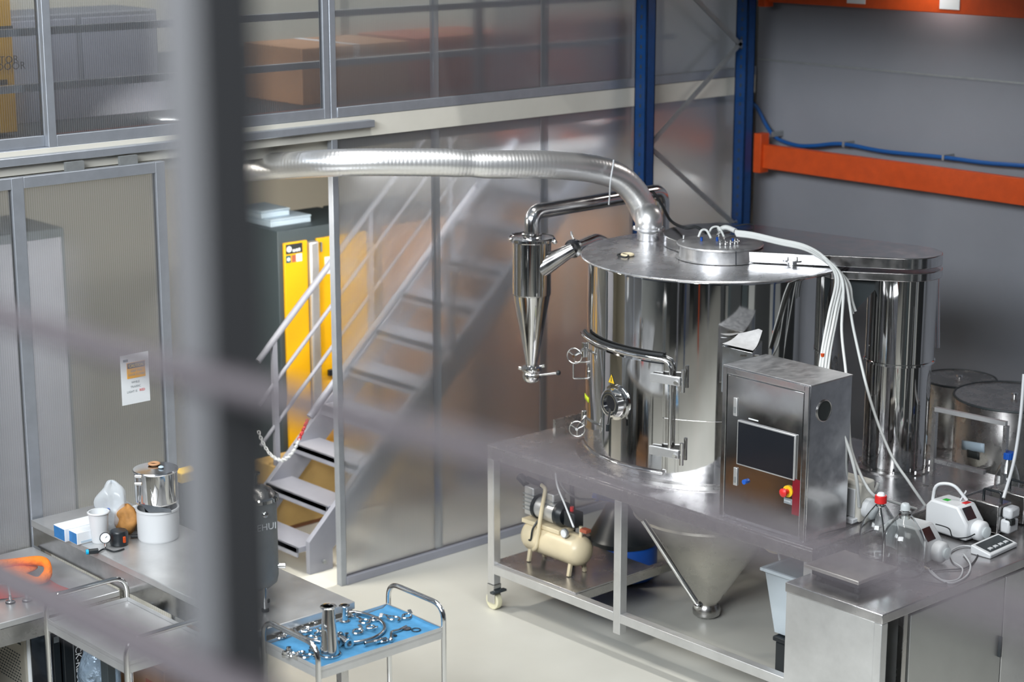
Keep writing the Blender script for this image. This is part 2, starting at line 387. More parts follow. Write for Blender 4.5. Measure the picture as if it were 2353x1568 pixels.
# the gallery the photograph is taken from
g = MB().box(-6.5, 0.98, -5.5, 8.3, 2.28, 2.42)
part('gallery_deck', g, 'galv', kind='structure')
for x, y in ((0.8, -2.0), (0.8, 1.6), (0.8, 5.4)):
    part('gallery_post', MB().box(x - .07, x + .07, y - .07, y + .07, 0, 2.28), 'greypaint', kind='structure')
part('wall_front', MB().box(-7.0, -6.8, -6, 13, 0, 7), 'wallg', kind='structure')
part('wall_side', MB().box(-7, 10, -6.1, -5.9, 0, 7), 'wallg', kind='structure')
part('window_10', MB().box(-6.79, -6.77, -1.0, .2, 3.2, 5.6), 'lit', kind='structure')  # unseen glowing panel, added for a bright streak on the vessel
for i, (y0_, y1_, m_) in enumerate(((-3.5, .6, 'darkwall'), (.62, 1.5, 'charcoal'), (2.2, 3.3, 'darkwall'), (3.9, 4.5, 'wallg'), (4.8, 6.2, 'darkwall'))):
    part('wall_front', MB().box(.02 - .1 * (i % 2), .12, y0_, y1_, 0, 2.27), m_, kind='structure')  # dark panels added under the gallery for dark bands on the vessel
part('trim_6', MB().box(1.00, 1.10, 3.00, 3.10, 0, 2.27), 'orange', kind='structure')  # unseen orange post, added for a reflected streak on the vessel
part('trim_7', MB().box(1.00, 1.08, 4.62, 4.70, 0, 2.27), 'blue', kind='structure')  # unseen blue post, added for a reflected streak on the vessel
for i, (x0_, x1_, y_, h_, m_) in enumerate(((4.7, 5.5, 2.4, 1.9, 'darkwall'), (5.7, 6.1, 2.6, 1.5, 'charcoal'), (6.5, 7.5, 2.5, 2.1, 'darkwall'), (7.7, 7.78, 2.6, 2.4, 'blue'), (8.1, 9.2, 2.5, 2.0, 'darkwall'), (2.7, 3.2, 1.4, 1.7, 'darkwall'), (3.6, 4.2, 1.2, 2.2, 'charcoal'))):
    part('trim_%d' % (9 + i), MB().box(x0_, x1_, y_, y_ + .3, 0, h_), m_, kind='structure')  # unseen blocks added for dark bands in the vessel's reflection

# ---- partition: sheets, joints, edge post, base profile
pr = thing('wall_partition', loc=(6.38, YS, 0), kind='structure')
xs = [6.40, 7.10, 7.95, 8.72, 9.84]
for a, b in zip(xs, xs[1:]):
    part('panel', MB().box(a + .001, b - .001, YS - .008, YS + .008, 0.05, 4.1), 'poly', pr)
for i, x in enumerate(xs[1:4]):
    part('joint', MB().box(x - .030, x + .030, YS - .012, YS - .0085, 0.05, 4.1), 'polyj', pr)
part('edge_post', MB().box(6.362, 6.402, YS - .022, YS + .022, 0, 4.1), 'alu', pr, bevel=.003)
part('base_profile', MB().box(6.40, 9.84, YS - .03, YS + .03, 0, 0.05), 'greypaint', pr, bevel=.004)
part('sill_rail', MB().box(6.40, 9.84, YS - .028, YS - .009, ZR + .0, ZR + .055), 'alu', pr, bevel=.003)
# ---- upper glazing, left of the edge post
for i, (a, b, dy) in enumerate(((3.4, 4.70, 0.035), (4.66, 6.36, 0.0))):
    wd = thing('window_%d' % (i + 1), loc=(a, YS + dy, ZR), kind='structure')
    fr = MB()
    y0, y1 = YS + dy - .018, YS + dy + .018
    fr.box(a, a + .045, y0, y1, ZR, 4.1); fr.box(b - .04, b, y0, y1, ZR, 4.1); fr.box(a + .045, b - .04, y0, y1, ZR, ZR + .055)
    part('window_frame', fr, 'alu', wd, bevel=.003)
    part('pane', MB().box(a + .045, b - .04, YS + dy - .004, YS + dy + .004, ZR + .055, 4.1), 'polyu', wd)
t4 = MB().box(3.4, 6.62, YS - .075, YS - .022, 2.625, 2.665)
part('trim_4', t4, 'alu', kind='structure', bevel=.004)
part('trim_5', MB().box(3.4, 6.36, YS - .02, YS + .05, 2.655, 2.69), 'alu', kind='structure', bevel=.003)
# ---- sliding door of the same sheet
dr = thing('door_1', loc=(4.4, 8.44, 0), kind='structure')
f = MB(); y0, y1 = 8.42, 8.46
f.box(4.40, 4.465, y0, y1, .03, 2.575); f.box(5.195, 5.25, y0, y1, .03, 2.575); f.box(4.465, 5.195, y0, y1, 2.52, 2.575); f.box(4.465, 5.195, y0, y1, .03, .09)
f.box(3.40, 4.40, y0, y1, 2.52, 2.575); f.box(3.40, 4.40, y0, y1, .03, .09); f.box(3.35, 3.40, y0, y1, .03, 2.575)
part('door_frame', f, 'alu', dr, bevel=.003)
part('pane', MB().box(4.465, 5.195, 8.435, 8.445, .09, 2.52), 'polyd', dr)
part('pane', MB().box(3.40, 4.40, 8.435, 8.445, .09, 2.52), 'polyd', dr)
for x in (4.75, 5.05): part('door_hanger', MB().box(x - .05, x + .05, 8.43, 8.45, 2.575, 2.62), 'galv', dr)

# ---- guard rails and goods on the mezzanine, seen through the sheets
mg = thing('guard_railing', 'pale horizontal guard rails on the mezzanine edge behind the ribbed sheets', 'railing', (6.3, 8.70, 2.66))
for z in (2.965, 3.235): part('rail', MB().box(3.2, 9.2, 8.66, 8.70, z - .018, z + .018), 'steel_lite', mg)
for x in (3.9, 5.6, 7.6, 9.1): part('post', MB().box(x - .02, x + .02, 8.70, 8.74, 2.665, 3.6), 'greypaint', mg)
part('toe_board', MB().box(3.2, 9.3, 8.72, 8.74, 2.665, 2.72), 'redbrown', mg)
def carton(x0, x1, y0, y1, z0, z1, m, label, name='cardboard_box', cat='box', group=None):
    t = thing(name, label, cat, ((x0 + x1) / 2, (y0 + y1) / 2, z0), group=group)
    part('carton', MB().box(x0, x1, y0, y1, z0, z1), m, t, bevel=.006)
    xm = (x0 + x1) / 2
    tp = MB().box(xm - .025, xm + .025, y0 - .001, y1 + .001, z1 - .0, z1 + .0015); tp.box(xm - .025, xm + .025, y0 - .0015, y0, z1 - .08, z1)
    part('packing_tape', tp, 'paper' if m == 'cardboard' else 'brown', t)
    return t
carton(6.75, 7.55, 9.3, 9.9, 2.66, 2.99, 'cardboard', 'long tan cardboard box behind the upper sheet beside the edge post')
carton(7.62, 8.45, 9.3, 9.9, 2.66, 3.0, 'redbrown', 'red-brown box on the mezzanine behind the middle upper sheet', 'storage_box')
carton(8.85, 9.35, 9.2, 9.8, 2.66, 3.06, 'redbrown', 'smaller red-brown box on the mezzanine near the blue front upright', 'storage_box')
part('white_wall_panel', MB().box(6.0, 9.7, 12.82, 12.88, 2.66, 3.45), 'wallc', label='pale cladding band on the far mezzanine wall behind the brown boxes', cat='wall panel')
cb = thing('office_cabinet', 'pale office cabinet behind the wide upper left window', 'cabinet', (5.3, 10.8, 2.66))
part('body', MB().box(4.35, 6.6, 10.6, 11.1, 2.66, 3.16), 'wallg', cb, bevel=.01)
for i in range(4): part('door', MB().box(4.38 + i * .56, 4.9 + i * .56, 10.585, 10.6, 2.70, 3.13), 'greypaint', cb, bevel=.004)
part('desk_panel', MB().box(4.45, 6.4, 9.66, 9.70, 2.66, 2.86), 'greypaint', label='low dark panel along the mezzanine floor behind the upper left window', cat='panel')
yc = thing('yellow_locker', 'dark yellow locker with black lettering at the top left edge', 'locker', (4.3, 9.3, 2.66))
q = P(34, 180, y=9.2); xe = q.x
part('body', MB().box(xe - .55, xe, 9.2, 9.6, 2.68, 3.36), 'yellow', yc, bevel=.005)
part('band', MB().box(xe - .55, xe + .003, 9.195, 9.2, 3.185, 3.225), 'dark', yc)
text('lettering', 'TOR', .055, P(-2, 147, y=9.19), (1, 0, 0), (0, 0, 1), 'ink', yc)
text('lettering', 'DOOR', .055, P(-8, 163, y=9.19), (1, 0, 0), (0, 0, 1), 'ink', yc)
part('handle', MB().box(xe - .2, xe - .05, 9.185, 9.2, 2.93, 2.955), 'black', yc)
lk = thing('white_locker', 'narrow pale locker beside the yellow one behind the upper left window', 'locker', (4.6, 9.9, 2.66))
part('body', MB().box(xe + .18, xe + .36, 9.9, 10.2, 2.68, 3.16), 'cream', lk, bevel=.005)
part('door', MB().box(xe + .20, xe + .34, 9.885, 9.9, 2.72, 3.13), 'wallc', lk, bevel=.003)

# ---- caution sheet on the sliding door
cs = thing('caution_notice', 'white caution notice with an orange panel taped to the sliding door', 'sign', (5.03, 8.42, 1.35))
sx0, sx1, sz0, sz1 = 4.948, 5.112, 1.352, 1.612; yy = 8.434
part('sheet', MB().box(sx0, sx1, yy - .0015, yy, sz0, sz1), 'paper', cs)
part('orange_panel', MB().box(sx0 + .035, sx1 - .022, yy - .003, yy - .0015, sz1 - .125, sz1 - .042), mat('notice_orange', (0.85, 0.40, 0.02), .6), cs)
part('heading_bar', MB().box(sx0 + .038, sx1 - .025, yy - .0042, yy - .003, sz1 - .072, sz1 - .045), 'ink', cs)
text('lettering', 'CAUTION', .022, ((sx0 + sx1) / 2 + .0065, yy - .0048, sz1 - .0665), (1, 0, 0), (0, 0, 1), 'yplastic', cs, 'CENTER', .86, ext=.0006)
text('lettering', 'KEEP THIS', .015, ((sx0 + sx1) / 2 + .007, yy - .0035, sz1 - .093), (1, 0, 0), (0, 0, 1), 'greyink', cs, 'CENTER')
text('lettering', 'DOOR CLOSED', .015, ((sx0 + sx1) / 2 + .007, yy - .0035, sz1 - .112), (1, 0, 0), (0, 0, 1), 'greyink', cs, 'CENTER', .92)
text('lettering', 'WHILE', .016, ((sx0 + sx1) / 2, yy - .002, sz1 - .152), (1, 0, 0), (0, 0, 1), 'greyink', cs, 'CENTER')
text('lettering', 'TRAFFIC', .016, ((sx0 + sx1) / 2, yy - .002, sz1 - .176), (1, 0, 0), (0, 0, 1), 'greyink', cs, 'CENTER')
text('lettering', 'LIGHT IS', .016, (sx0 + .030, yy - .002, sz1 - .200), (1, 0, 0), (0, 0, 1), 'greyink', cs)
text('red_lettering', 'RED', .018, (sx0 + .103, yy - .002, sz1 - .200), (1, 0, 0), (0, 0, 1), 'red', cs)
part('logo_mark', MB().box(sx0 + .016, sx0 + .044, yy - .003, yy - .0015, sz1 - .034, sz1 - .022), 'teal', cs)

# ---- pallet rack: two uprights with lacing, orange beams
rk = thing('pallet_rack', 'blue and orange pallet rack standing in the corner behind the steel vessel', 'rack', (9.1, 8.4, 0))
for nm, (x0, x1) in (('upright', (8.62, 8.70)), ('upright', (9.54, 9.62))):
    u = MB(); ya, yb = 8.33, 8.43
    u.box(x0, x1, ya, ya + .012, 0, 3.95); u.box(x0, x0 + .012, ya, yb, 0, 3.95); u.box(x1 - .012, x1, ya, yb, 0, 3.95); u.box(x0, x1, yb - .012, yb, 0, 3.95)
    up = part(nm, u, 'blue', rk, bevel=.003)
    bp = part('base_plate', MB().box(x0 - .03, x1 + .03, ya - .03, yb + .03, 0, .012), 'blue', up)
    s = MB()
    for k in range(60):
        z = .3 + k * .06
        s.box(x0 - .001, x0 + .001, ya + .040, ya + .055, z, z + .022)
    part('slot', s, 'dark', up, kind='stuff')
zz = [(8.70, 1.30), (9.54, 1.76), (8.72, 2.32), (9.54, 2.93), (8.70, 3.50), (9.54, 3.95)]
for k in range(len(zz) - 1):
    a, b = zz[k], zz[k + 1]
    part('brace', MB().bar((a[0], 8.375, a[1] - (0.03 if k % 2 else -.03)), (b[0], 8.375, b[1]), .012, .028), 'galv', rk)
for z0, z1, yb in ((2.115, 2.27, 8.40), (3.18, 3.32, 8.40)):
    bmx = 9.70
    o = part('beam', MB().box(bmx - .05, bmx, -1.5, yb - .12, z0, z1), 'orange', rk, bevel=.004)
    part('beam_bracket', MB().box(bmx - .075, bmx + .005, yb - .135, yb - .075, z0 - .03, z1 + .07), 'orange', o, bevel=.002)
for px in (1965, 2180):
    q = P(px, 8, x=9.645)
    part('beam_label', MB().box(9.646, 9.649, q.y - .075, q.y + .065, 3.205, 3.30), 'paper', rk)
for z0 in (3.18,):
    part('beam', MB().box(8.62, 8.67, -1.5, 8.30, 3.62, 3.74), 'orange', rk, bevel=.004)

# ---- blue air hose along the lower beam, on the wall
ah = [P(1500, 245, x=9.8), P(1640, 228, x=9.8), P(1714, 231, x=9.80), P(1738, 246, x=9.80), P(1762, 290, x=9.80), P(1785, 318, x=9.78), P(1830, 334, x=9.76), P(1872, 335, x=9.76), P(1935, 331, x=9.76), P(2030, 348, x=9.76), P(2160, 361, x=9.76), P(2260, 374, x=9.76), P(2353, 381, x=9.76), P(2700, 408, x=9.76), P(3300, 450, x=9.76)]
ah = ah[1:]; ah[0].y = min(ah[0].y, 8.49)
hs = thing('air_hose', 'blue air hose sagging over the lower orange beam along the grey wall', 'hose', ah[3])
part('hose', MB().tube(spline(ah, 8), .013, 8), 'airhose', hs)
for px, py in ((1778, 309), (1941, 332), (2170, 362)):
    q = P(px, py, x=9.76); part('hose_clip', MB().box(q.x - .016, q.x + .09, q.y - .008, q.y + .008, q.z - .016, q.z + .016), 'galv', hs)

# ------------------------------------------------------------------ behind the opening: cabinets, stairs
YC = 9.78
sc = thing('safety_cabinet', 'tall charcoal safety cabinet with yellow doors behind the stairs', 'cabinet', (7.4, 10.1, 0))
xa, xb_, ZT = 6.88, 7.62, 1.83
part('housing', MB().box(xa, xb_, YC, YC + .58, 0, ZT), 'charcoal', sc, bevel=.004)
d1 = part('door', MB().box(xa + .035, 7.09, YC - .022, YC - .001, .10, ZT - .075), 'yellow', sc, bevel=.003)
d2 = part('door', MB().box(7.165, xb_ - .03, YC - .022, YC - .001, .10, ZT - .075), 'yellow', sc, bevel=.003)
part('centre_strip', MB().box(7.094, 7.161, YC - .05, YC - .001, .08, ZT - .085), 'steel_lite', sc, bevel=.012)
part('keys', MB().box(7.185, 7.195, YC - .035, YC - .022, ZT - .16, ZT - .10), 'galv', d2)
part('handle', MB().box(7.22, 7.34, YC - .045, YC - .022, .86, .90), 'black', d2, bevel=.004)
part('notice', MB().box(7.22, 7.34, YC - .0235, YC - .022, ZT - .31, ZT - .20), 'paper', d2)
for i in range(3): text('lettering', 'AVOIN ' if i == 0 else '----', .012, (7.24, YC - .025, ZT - .235 - .02 * i), (1, 0, 0), (0, 0, 1), 'greyink', d2) if i else None
lab = part('hazard_label', MB().box(xa + .045, 7.05, YC - .0235, YC - .022, ZT - .145, ZT - .085), 'ink', d1)
part('label_disc', MB().cyl((xa + .068, YC - .0236, ZT - .115), (xa + .068, YC - .026, ZT - .115), .019), 'paper', lab)
part('label_marks', MB().box(xa + .095, xa + .115, YC - .026, YC - .0236, ZT - .135, ZT - .12).box(xa + .12, xa + .135, YC - .026, YC - .0236, ZT - .135, ZT - .118).box(xa + .14, xa + .152, YC - .026, YC - .0236, ZT - .135, ZT - .115), 'paper', lab)
part('hazard_label', MB().box(xa + .045, xa + .080, YC - .0235, YC - .022, ZT - .20, ZT - .155), 'teal', d1)
part('label_disc', MB().cyl((xa + .062, YC - .0236, ZT - .178), (xa + .062, YC - .026, ZT - .178), .012), 'paper', d1)
part('hazard_label', MB().box(xa + .088, xa + .118, YC - .0235, YC - .022, ZT - .20, ZT - .155), 'redbrown', d1)
part('hazard_label', MB().box(xa + .121, xa + .165, YC - .0235, YC - .022, ZT - .20, ZT - .152), 'paper', d1)
gc = thing('grey_cabinet', 'tan and grey storage cabinet beside the yellow one behind the partition', 'cabinet', (8.0, 10.1, 0))
part('housing', MB().box(7.66, 8.30, YC, YC + .58, 0, ZT), 'charcoal', gc, bevel=.004)
part('door', MB().box(7.69, 8.27, YC - .02, YC - .001, .1, ZT - .06), 'cardboard', gc, bevel=.003)
for i, (x0, x1, y0, y1, z0, z1, m) in enumerate(((6.93, 7.24, YC + .14, YC + .44, ZT, ZT + .05, 'bluegrey'), (6.90, 7.12, YC + .20, YC + .48, ZT + .05, ZT + .10, 'bluegrey'))):
    t = thing('flat_case', ('pale blue flat case lying on the safety cabinet, under the other one', 'pale blue flat case on top of its twin on the safety cabinet')[i], 'case', ((x0 + x1) / 2, y0, z0), group='flat cases on the safety cabinet')
    part('base', MB().box(x0, x1, y0, y1, z0, z0 + .035), m, t, bevel=.006)
    part('lid', MB().box(x0 - .004, x1 + .004, y0 - .004, y1 + .004, z0 + .036, z1), m, t, bevel=.008)
# wooden crates under the mezzanine
for i, (x0, x1, y0, y1, z0, z1, m, lb) in enumerate(((8.45, 9.7, 9.6, 10.8, 0.0, .9, 'wood', 'brown crate at floor level behind the partition, right of the cabinets'), (8.5, 9.6, 9.65, 10.7, .9, 1.7, 'cardboard', 'tan cardboard stack on the brown crate behind the partition'))):
    t = thing('storage_crate', lb, 'crate', ((x0 + x1) / 2, y0, z0))
    part('crate_body', MB().box(x0, x1, y0, y1, z0 + .1 * (i == 0), z1), m, t, bevel=.01)
    if i == 0:
        for yy_ in (y0, (y0 + y1) / 2 - .05, y1 - .1): part('skid', MB().box(x0, x1, yy_, yy_ + .1, 0, .1), 'wood', t)
    else: part('packing_tape', MB().box((x0 + x1) / 2 - .03, (x0 + x1) / 2 + .03, y0 - .002, y0, z0, z1), 'paper', t)
tbx = thing('tan_crate', 'low tan crate on the floor between the stairs and the yellow cabinet', 'crate', (7.3, 9.6, 0))
part('crate_body', MB().box(6.60, 7.95, 9.50, 9.71, .03, .44), mat('tan_boards', (.50, .33, .12), .7, var=.12, vscale=4), tbx, bevel=.005)
part('skid', MB().box(6.62, 7.93, 9.52, 9.69, 0, .029), 'wood', tbx)
part('slat', MB().box(7.10, 7.14, 9.49, 9.499, .03, .44), 'cardboard', tbx)
lkr = thing('grey_locker', 'grey locker standing behind the ribbed sliding door', 'locker', (5.4, 10.4, 0))
part('body', MB().box(5.05, 5.65, 10.2, 10.8, .02, 1.95), 'charcoal', lkr, bevel=.005)
part('door', MB().box(5.08, 5.62, 10.18, 10.199, .06, 1.90), 'greypaint', lkr, bevel=.004)
shl = thing('white_shelf', 'pale shelving seen dimly through the sliding door, left of the notice', 'shelf', (5.9, 11.6, 0))
for z_ in (.5, 1.0, 1.5): part('board', MB().box(4.6, 5.9, 11.3, 11.7, z_, z_ + .03), 'cream', shl)
part('side', MB().box(4.58, 4.60, 11.3, 11.7, 0, 1.8), 'cream', shl); part('side', MB().box(5.90, 5.92, 11.3, 11.7, 0, 1.8), 'cream', shl)
# red hanging sign strip seen as a dark red band
part('red_banner', MB().box(8.35, 9.65, 9.52, 9.56, 2.28, 2.44), 'redbrown', label='dull red band hanging under the mezzanine beam behind the partition', cat='banner')

# ---- staircase rising to the right behind the partition
st = thing('metal_staircase', 'grey steel staircase with tube handrails rising behind the partition', 'staircase', (6.5, 9.2, 0))
YN, YF = 8.80, 9.46
x0s, rise, go, ns = 6.34, 0.205, 0.218, 12
sl = rise / go
for yst in (YN, YF):
    sg = MB(); 
    X1 = x0s + .17 + (2.50 - .20) / sl
    poly = [(x0s, 0), (x0s + .17, 0), (x0s + .17, .12), (X1 + .0, 2.46), (X1 - .20, 2.46), (x0s, .20)]
    n = len(poly); v = [(p[0], yst - .018, p[1]) for p in poly] + [(p[0], yst + .018, p[1]) for p in poly]
    sg.add(v, [tuple(range(n)), tuple(range(n, 2 * n))[::-1]] + [(i, n + i, n + (i + 1) % n, (i + 1) % n) for i in range(n)])
    part('stringer', sg, 'greypaint', st, bevel=.003)
for k in range(ns):
    z = .17 + k * rise; x = x0s - .06 + k * go
    tr = MB().box(x, x + .20, YN + .02, YF - .02, z - .035, z)
    tr.box(x, x + .012, YN + .02, YF - .02, z - .06, z)
    part('tread', tr, 'greypaint', st, bevel=.003)
def railing(y, dxs, x_start):
    for h, r in ((0.95, .021), (.68, .013), (.42, .013)):
        a = Vector((x_start, y, h + (x_start - x0s) * sl - .0)); L_ = 1.6
        part('handrail' if h > .9 else 'mid_rail', MB().tube([a, a + Vector((L_, 0, L_ * sl))], r, 10), 'greypaint', st)
    for x in dxs:
        zb = max(0.02, (x - x0s) * sl + .1); part('rail_post', MB().box(x - .016, x + .016, y - .016, y + .016, zb, (x - x0s) * sl + .95), 'greypaint', st)
q = P(630, 850, y=YF + .05); xp = q.x
railing(YF + .05, (xp, xp + .75, xp + 1.4), xp - .12)
a = P(712, 958, y=YN - .03)
part('handrail', MB().tube([a, a + Vector((1.55, 0, 1.55 * sl))], .022, 12), 'greypaint', st)
part('rail_post', MB().box(7.38, 7.412, YN - .04, YN - .01, 1.1, 1.93), 'greypaint', st)
part('foot_bolt', MB().cyl((x0s + .10, YN - .035, .06), (x0s + .10, YN - .018, .06), .012), 'galv', st)
# ---- plastic chain hanging across the foot of the stairs
cpts = spline([P(708, 962, y=YN - .03), P(692, 1000, y=8.86), P(672, 1040, y=9.0), P(648, 1058, y=9.12), P(622, 1046, y=9.25), P(603, 1018, y=9.36), P(592, 990, y=9.45)], 30)
ch = thing('plastic_chain', 'red and white plastic chain hanging across the stair foot', 'chain', P(648, 1058, y=9.12))
acc, last, idx, links = 0.0, cpts[0], 0, []
for p in cpts[1:]:
    acc += (p - last).length; last = p
    if acc > .021: links.append(p.copy()); acc = 0
for sgn, mm in ((0, 'red'), (1, 'paper')):
    mb = MB()
    for i, c in enumerate(links):
        if (i < 8) != (sgn == 0): continue
        t = (links[min(i + 1, len(links) - 1)] - links[max(i - 1, 0)]).normalized()
        s = t.cross(Vector((0, 0, 1))).normalized(); s = s if i % 2 else t.cross(s).normalized()
        mb.tube([c + t * (.016 * math.cos(a_)) + s * (.0095 * math.sin(a_)) for a_ in [2 * math.pi * k / 10 for k in range(10)]], .0036, 5, closed=True)
    part('red_links' if sgn == 0 else 'white_links', mb, mm, ch)
# ------------------------------------------------------------------ machine frame
ZT = 0.95
fx0, fx1, fy0, fy1 = 6.76, 8.35, 5.42, 7.69
fr = thing('machine_frame', 'long steel frame table on casters carrying the mirror-polished vessel', 'frame', (7.5, 6.55, 0))
part('table_top', MB().box(fx0, fx1, fy0, fy1, ZT - .012, ZT), 'top', fr, bevel=.002)
part('top_rail', MB().box(fx0, fx0 + .045, fy0, fy1, ZT - .075, ZT - .013), 'steel', fr, bevel=.003)
part('top_rail', MB().box(fx1 - .045, fx1, fy0, fy1, ZT - .075, ZT - .013), 'steel', fr, bevel=.003)
part('top_rail', MB().box(fx0 + .045, fx1 - .045, fy1 - .045, fy1, ZT - .075, ZT - .013), 'steel', fr, bevel=.003)
part('top_rail', MB().box(fx0 + .045, fx1 - .045, fy0, fy0 + .045, ZT - .075, ZT - .013), 'steel', fr, bevel=.003)
for x in (fx0, fx1 - .05):
    for y in (fy0, 6.66, fy1 - .05):
        part('leg', MB().box(x, x + .05, y, y + .05, .15, ZT - .076), 'steel_lite', fr, bevel=.003)
for x in (fx0, fx1 - .05):
    for y0_, y1_ in ((fy0 + .05, 6.66), (6.71, fy1 - .05)):
        part('lower_rail', MB().box(x, x + .05, y0_, y1_, .215, .265), 'steel_lite', fr, bevel=.003)
for y in (fy1 - .05, 7.02):
    part('cross_rail', MB().box(fx0 + .05, fx1 - .05, y, y + .05, .215, .265), 'steel', fr, bevel=.003)
part('shelf', MB().box(fx0 + .03, fx0 + .62, 7.02, fy1 - .01, .266, .274), 'top', fr, bevel=.001)
for x in (fx0 + .025, fx1 - .025):
    for y in (fy0 + .03, fy1 - .025):
        c = part('caster', MB().box(x - .028, x + .028, y - .028, y + .028, .115, .149).box(x - .026, x - .021, y - .03, y + .03, .04, .12).box(x + .021, x + .026, y - .03, y + .03, .04, .12), 'fit', fr, bevel=.002)
        part('wheel', MB().cyl((x - .018, y, .05), (x + .018, y, .05), .05, n=24), 'wheel', c, bevel=.004)
        part('brake_lever', MB().box(x - .05, x + .05, y - .05, y - .02, .105, .118), 'dark', c, bevel=.002)
# low welded trough standing on the rear left of the table top
part('edge_upstand', MB().box(7.25, 7.95, fy1 - .02, fy1 - .002, ZT, ZT + .05), 'steel', fr)

# ------------------------------------------------------------------ the vessel
C0 = Vector((7.58, 6.80, 0)); RV = 0.672; TC = math.atan2(-C0.y, -C0.x)
def tp(th, z, r=RV):
    """point on the vessel, th degrees to the left of the line to the viewer's side"""
    a = TC - math.radians(th); return Vector((C0.x + r * math.cos(a), C0.y + r * math.sin(a), z))
def td(th):
    a = TC - math.radians(th); return Vector((math.cos(a), math.sin(a), 0))
ZL = 2.03
ves = thing('steel_vessel', 'large mirror-polished round steel vessel with a flat lid and a cone below', 'vessel', (C0.x, C0.y, ZT))
part('body', MB().lathe([(RV - .01, ZT + .001), (RV, ZT + .004), (RV, 1.30), (RV + .0015, 1.302), (RV, 1.304), (RV, ZL - .03), (RV - .01, ZL - .012)], C0, n=96), 'mirror', ves)
part('base_ring', MB().lathe([(RV + .001, ZT + .0005), (RV + .055, ZT + .0005), (RV + .055, ZT + .006), (RV + .001, ZT + .008)], C0, n=96), 'steel', ves)
lid = part('lid', MB().lathe([(0, ZL - .010), (.706, ZL - .010), (.710, ZL - .005), (.706, ZL), (.69, ZL + .001), (0, ZL + .006)], C0, n=96), 'lid', ves)
# cone under the table
def rc(z): return .045 + (z - .055) * .655
part('cone', MB().lathe([(.040, .06), (.050, .062)] + [(rc(z), z) for z in (.07, .15, .3, .5, .7, ZT - .014)], C0, n=80), 'cone', ves)
out = part('outlet', MB().lathe([(0, .004), (.060, .004), (.075, .016), (.078, .045), (.065, .075), (.055, .085), (0, .085)], C0, n=40), 'steel', ves, bevel=.002)
a = P(1478, 1195, d=10.2); b = P(1604, 1392, d=10.25)
part('cone_drain_pipe', MB().tube([a, b], .016, 10), 'fit', ves)
part('drain_ball', MB().sphere(b, .026), 'fit', ves)
part('hopper_collar', MB().lathe([(.395, .60), (.412, .60), (.412, .62), (.405, .62)], C0, n=60), 'cone', ves)
# duct collar on the lid
DC = P(1490, 540, z=2.06)
cl = part('duct_collar', MB().lathe([(.062, ZL + .004), (.062, ZL + .06), (.088, ZL + .062), (.088, ZL + .070), (.062, ZL + .071)], (DC.x, DC.y, 0), n=36), 'lid', ves)
for k in range(8):
    a = k * math.pi / 4; part('bolt', MB().cyl((DC.x + .077 * math.cos(a), DC.y + .077 * math.sin(a), ZL + .070), (DC.x + .077 * math.cos(a), DC.y + .077 * math.sin(a), ZL + .080), .006, n=6), 'fit', cl)
# second port on the right of the lid, with nuts
RP = P(1822, 600, z=ZL + .02)
cl = part('lid_port', MB().lathe([(.0, ZL + .004), (.040, ZL + .004), (.040, ZL + .02), (.058, ZL + .021), (.058, ZL + .030), (0, ZL + .031)], (RP.x, RP.y, 0), n=30), 'fit', ves)
for k in range(6):
    a = k * math.pi / 3; part('bolt', MB().cyl((RP.x + .047 * math.cos(a), RP.y + .047 * math.sin(a), ZL + .030), (RP.x + .047 * math.cos(a), RP.y + .047 * math.sin(a), ZL + .046), .006, n=6), 'fit', cl)
# ---- door in the vessel wall
def arc_sheet(t0, t1, z0, z1, r, nu=30):
    return MB().grid(lambda u, v: tp(t0 + (t1 - t0) * u, z0 + (z1 - z0) * v, r), nu, 2)
def arc_solid(t0, t1, z0, z1, r0, r1, n=36):
    v, f = [], []
    for i in range(n + 1):
        t = t0 + (t1 - t0) * i / n
        v += [tp(t, z0, r0), tp(t, z0, r1), tp(t, z1, r1), tp(t, z1, r0)]
    for i in range(n):
        a, b = 4 * i, 4 * i + 4
        for k in range(4): f.append((a + k, a + (k + 1) % 4, b + (k + 1) % 4, b + k))
    f += [(0, 1, 2, 3), (4 * n + 3, 4 * n + 2, 4 * n + 1, 4 * n)]
    return MB().add(v, f)
dz0, dz1 = 1.03, 1.585
door = part('door', arc_solid(21, 80, dz0, dz1, RV + .001, RV + .013), mat('polished_door_steel', (.66, .655, .65), .06, 1.0, bump=(2.0, .03, (1, 1, .25))), ves)
pth = [tp(t, 1.615, RV + .03) for t in range(80, 24, -3)] + [tp(21, 1.612, RV + .03), tp(18.5, 1.600, RV + .03), tp(17.2, 1.57, RV + .03), tp(17, 1.53, RV + .03), tp(17, 1.3, RV + .03), tp(17, 1.145, RV + .03)]
part('gasket_bar', MB().tube(pth, .010, 10), 'fit', ves)
part('gasket_seal', MB().tube([tp(t, 1.632, RV + .018) for t in range(78, 20, -3)], .009, 8), 'rubber', ves)
part('door_lower_bar', MB().tube([tp(t, 1.015, RV + .02) for t in range(80, 18, -3)], .010, 8), 'fit', ves)
for z in (1.515, 1.135):
    c = tp(16.5, z, RV + .045); n_ = td(16.5); s_ = Vector((-n_.y, n_.x, 0))
    h = part('hinge_bracket', MB().bar(tp(26, z, RV + .03), tp(12.5, z, RV + .055), .018, .045), 'steel_lite', ves, bevel=.003)
    part('hinge_pin', MB().cyl(tp(11.5, z - .055, RV + .05), tp(11.5, z + .06, RV + .05), .011), 'fit', h)
    part('hinge_knob', MB().cyl(tp(14, z, RV + .055), tp(14, z, RV + .085), .010, n=6), 'fit', h)
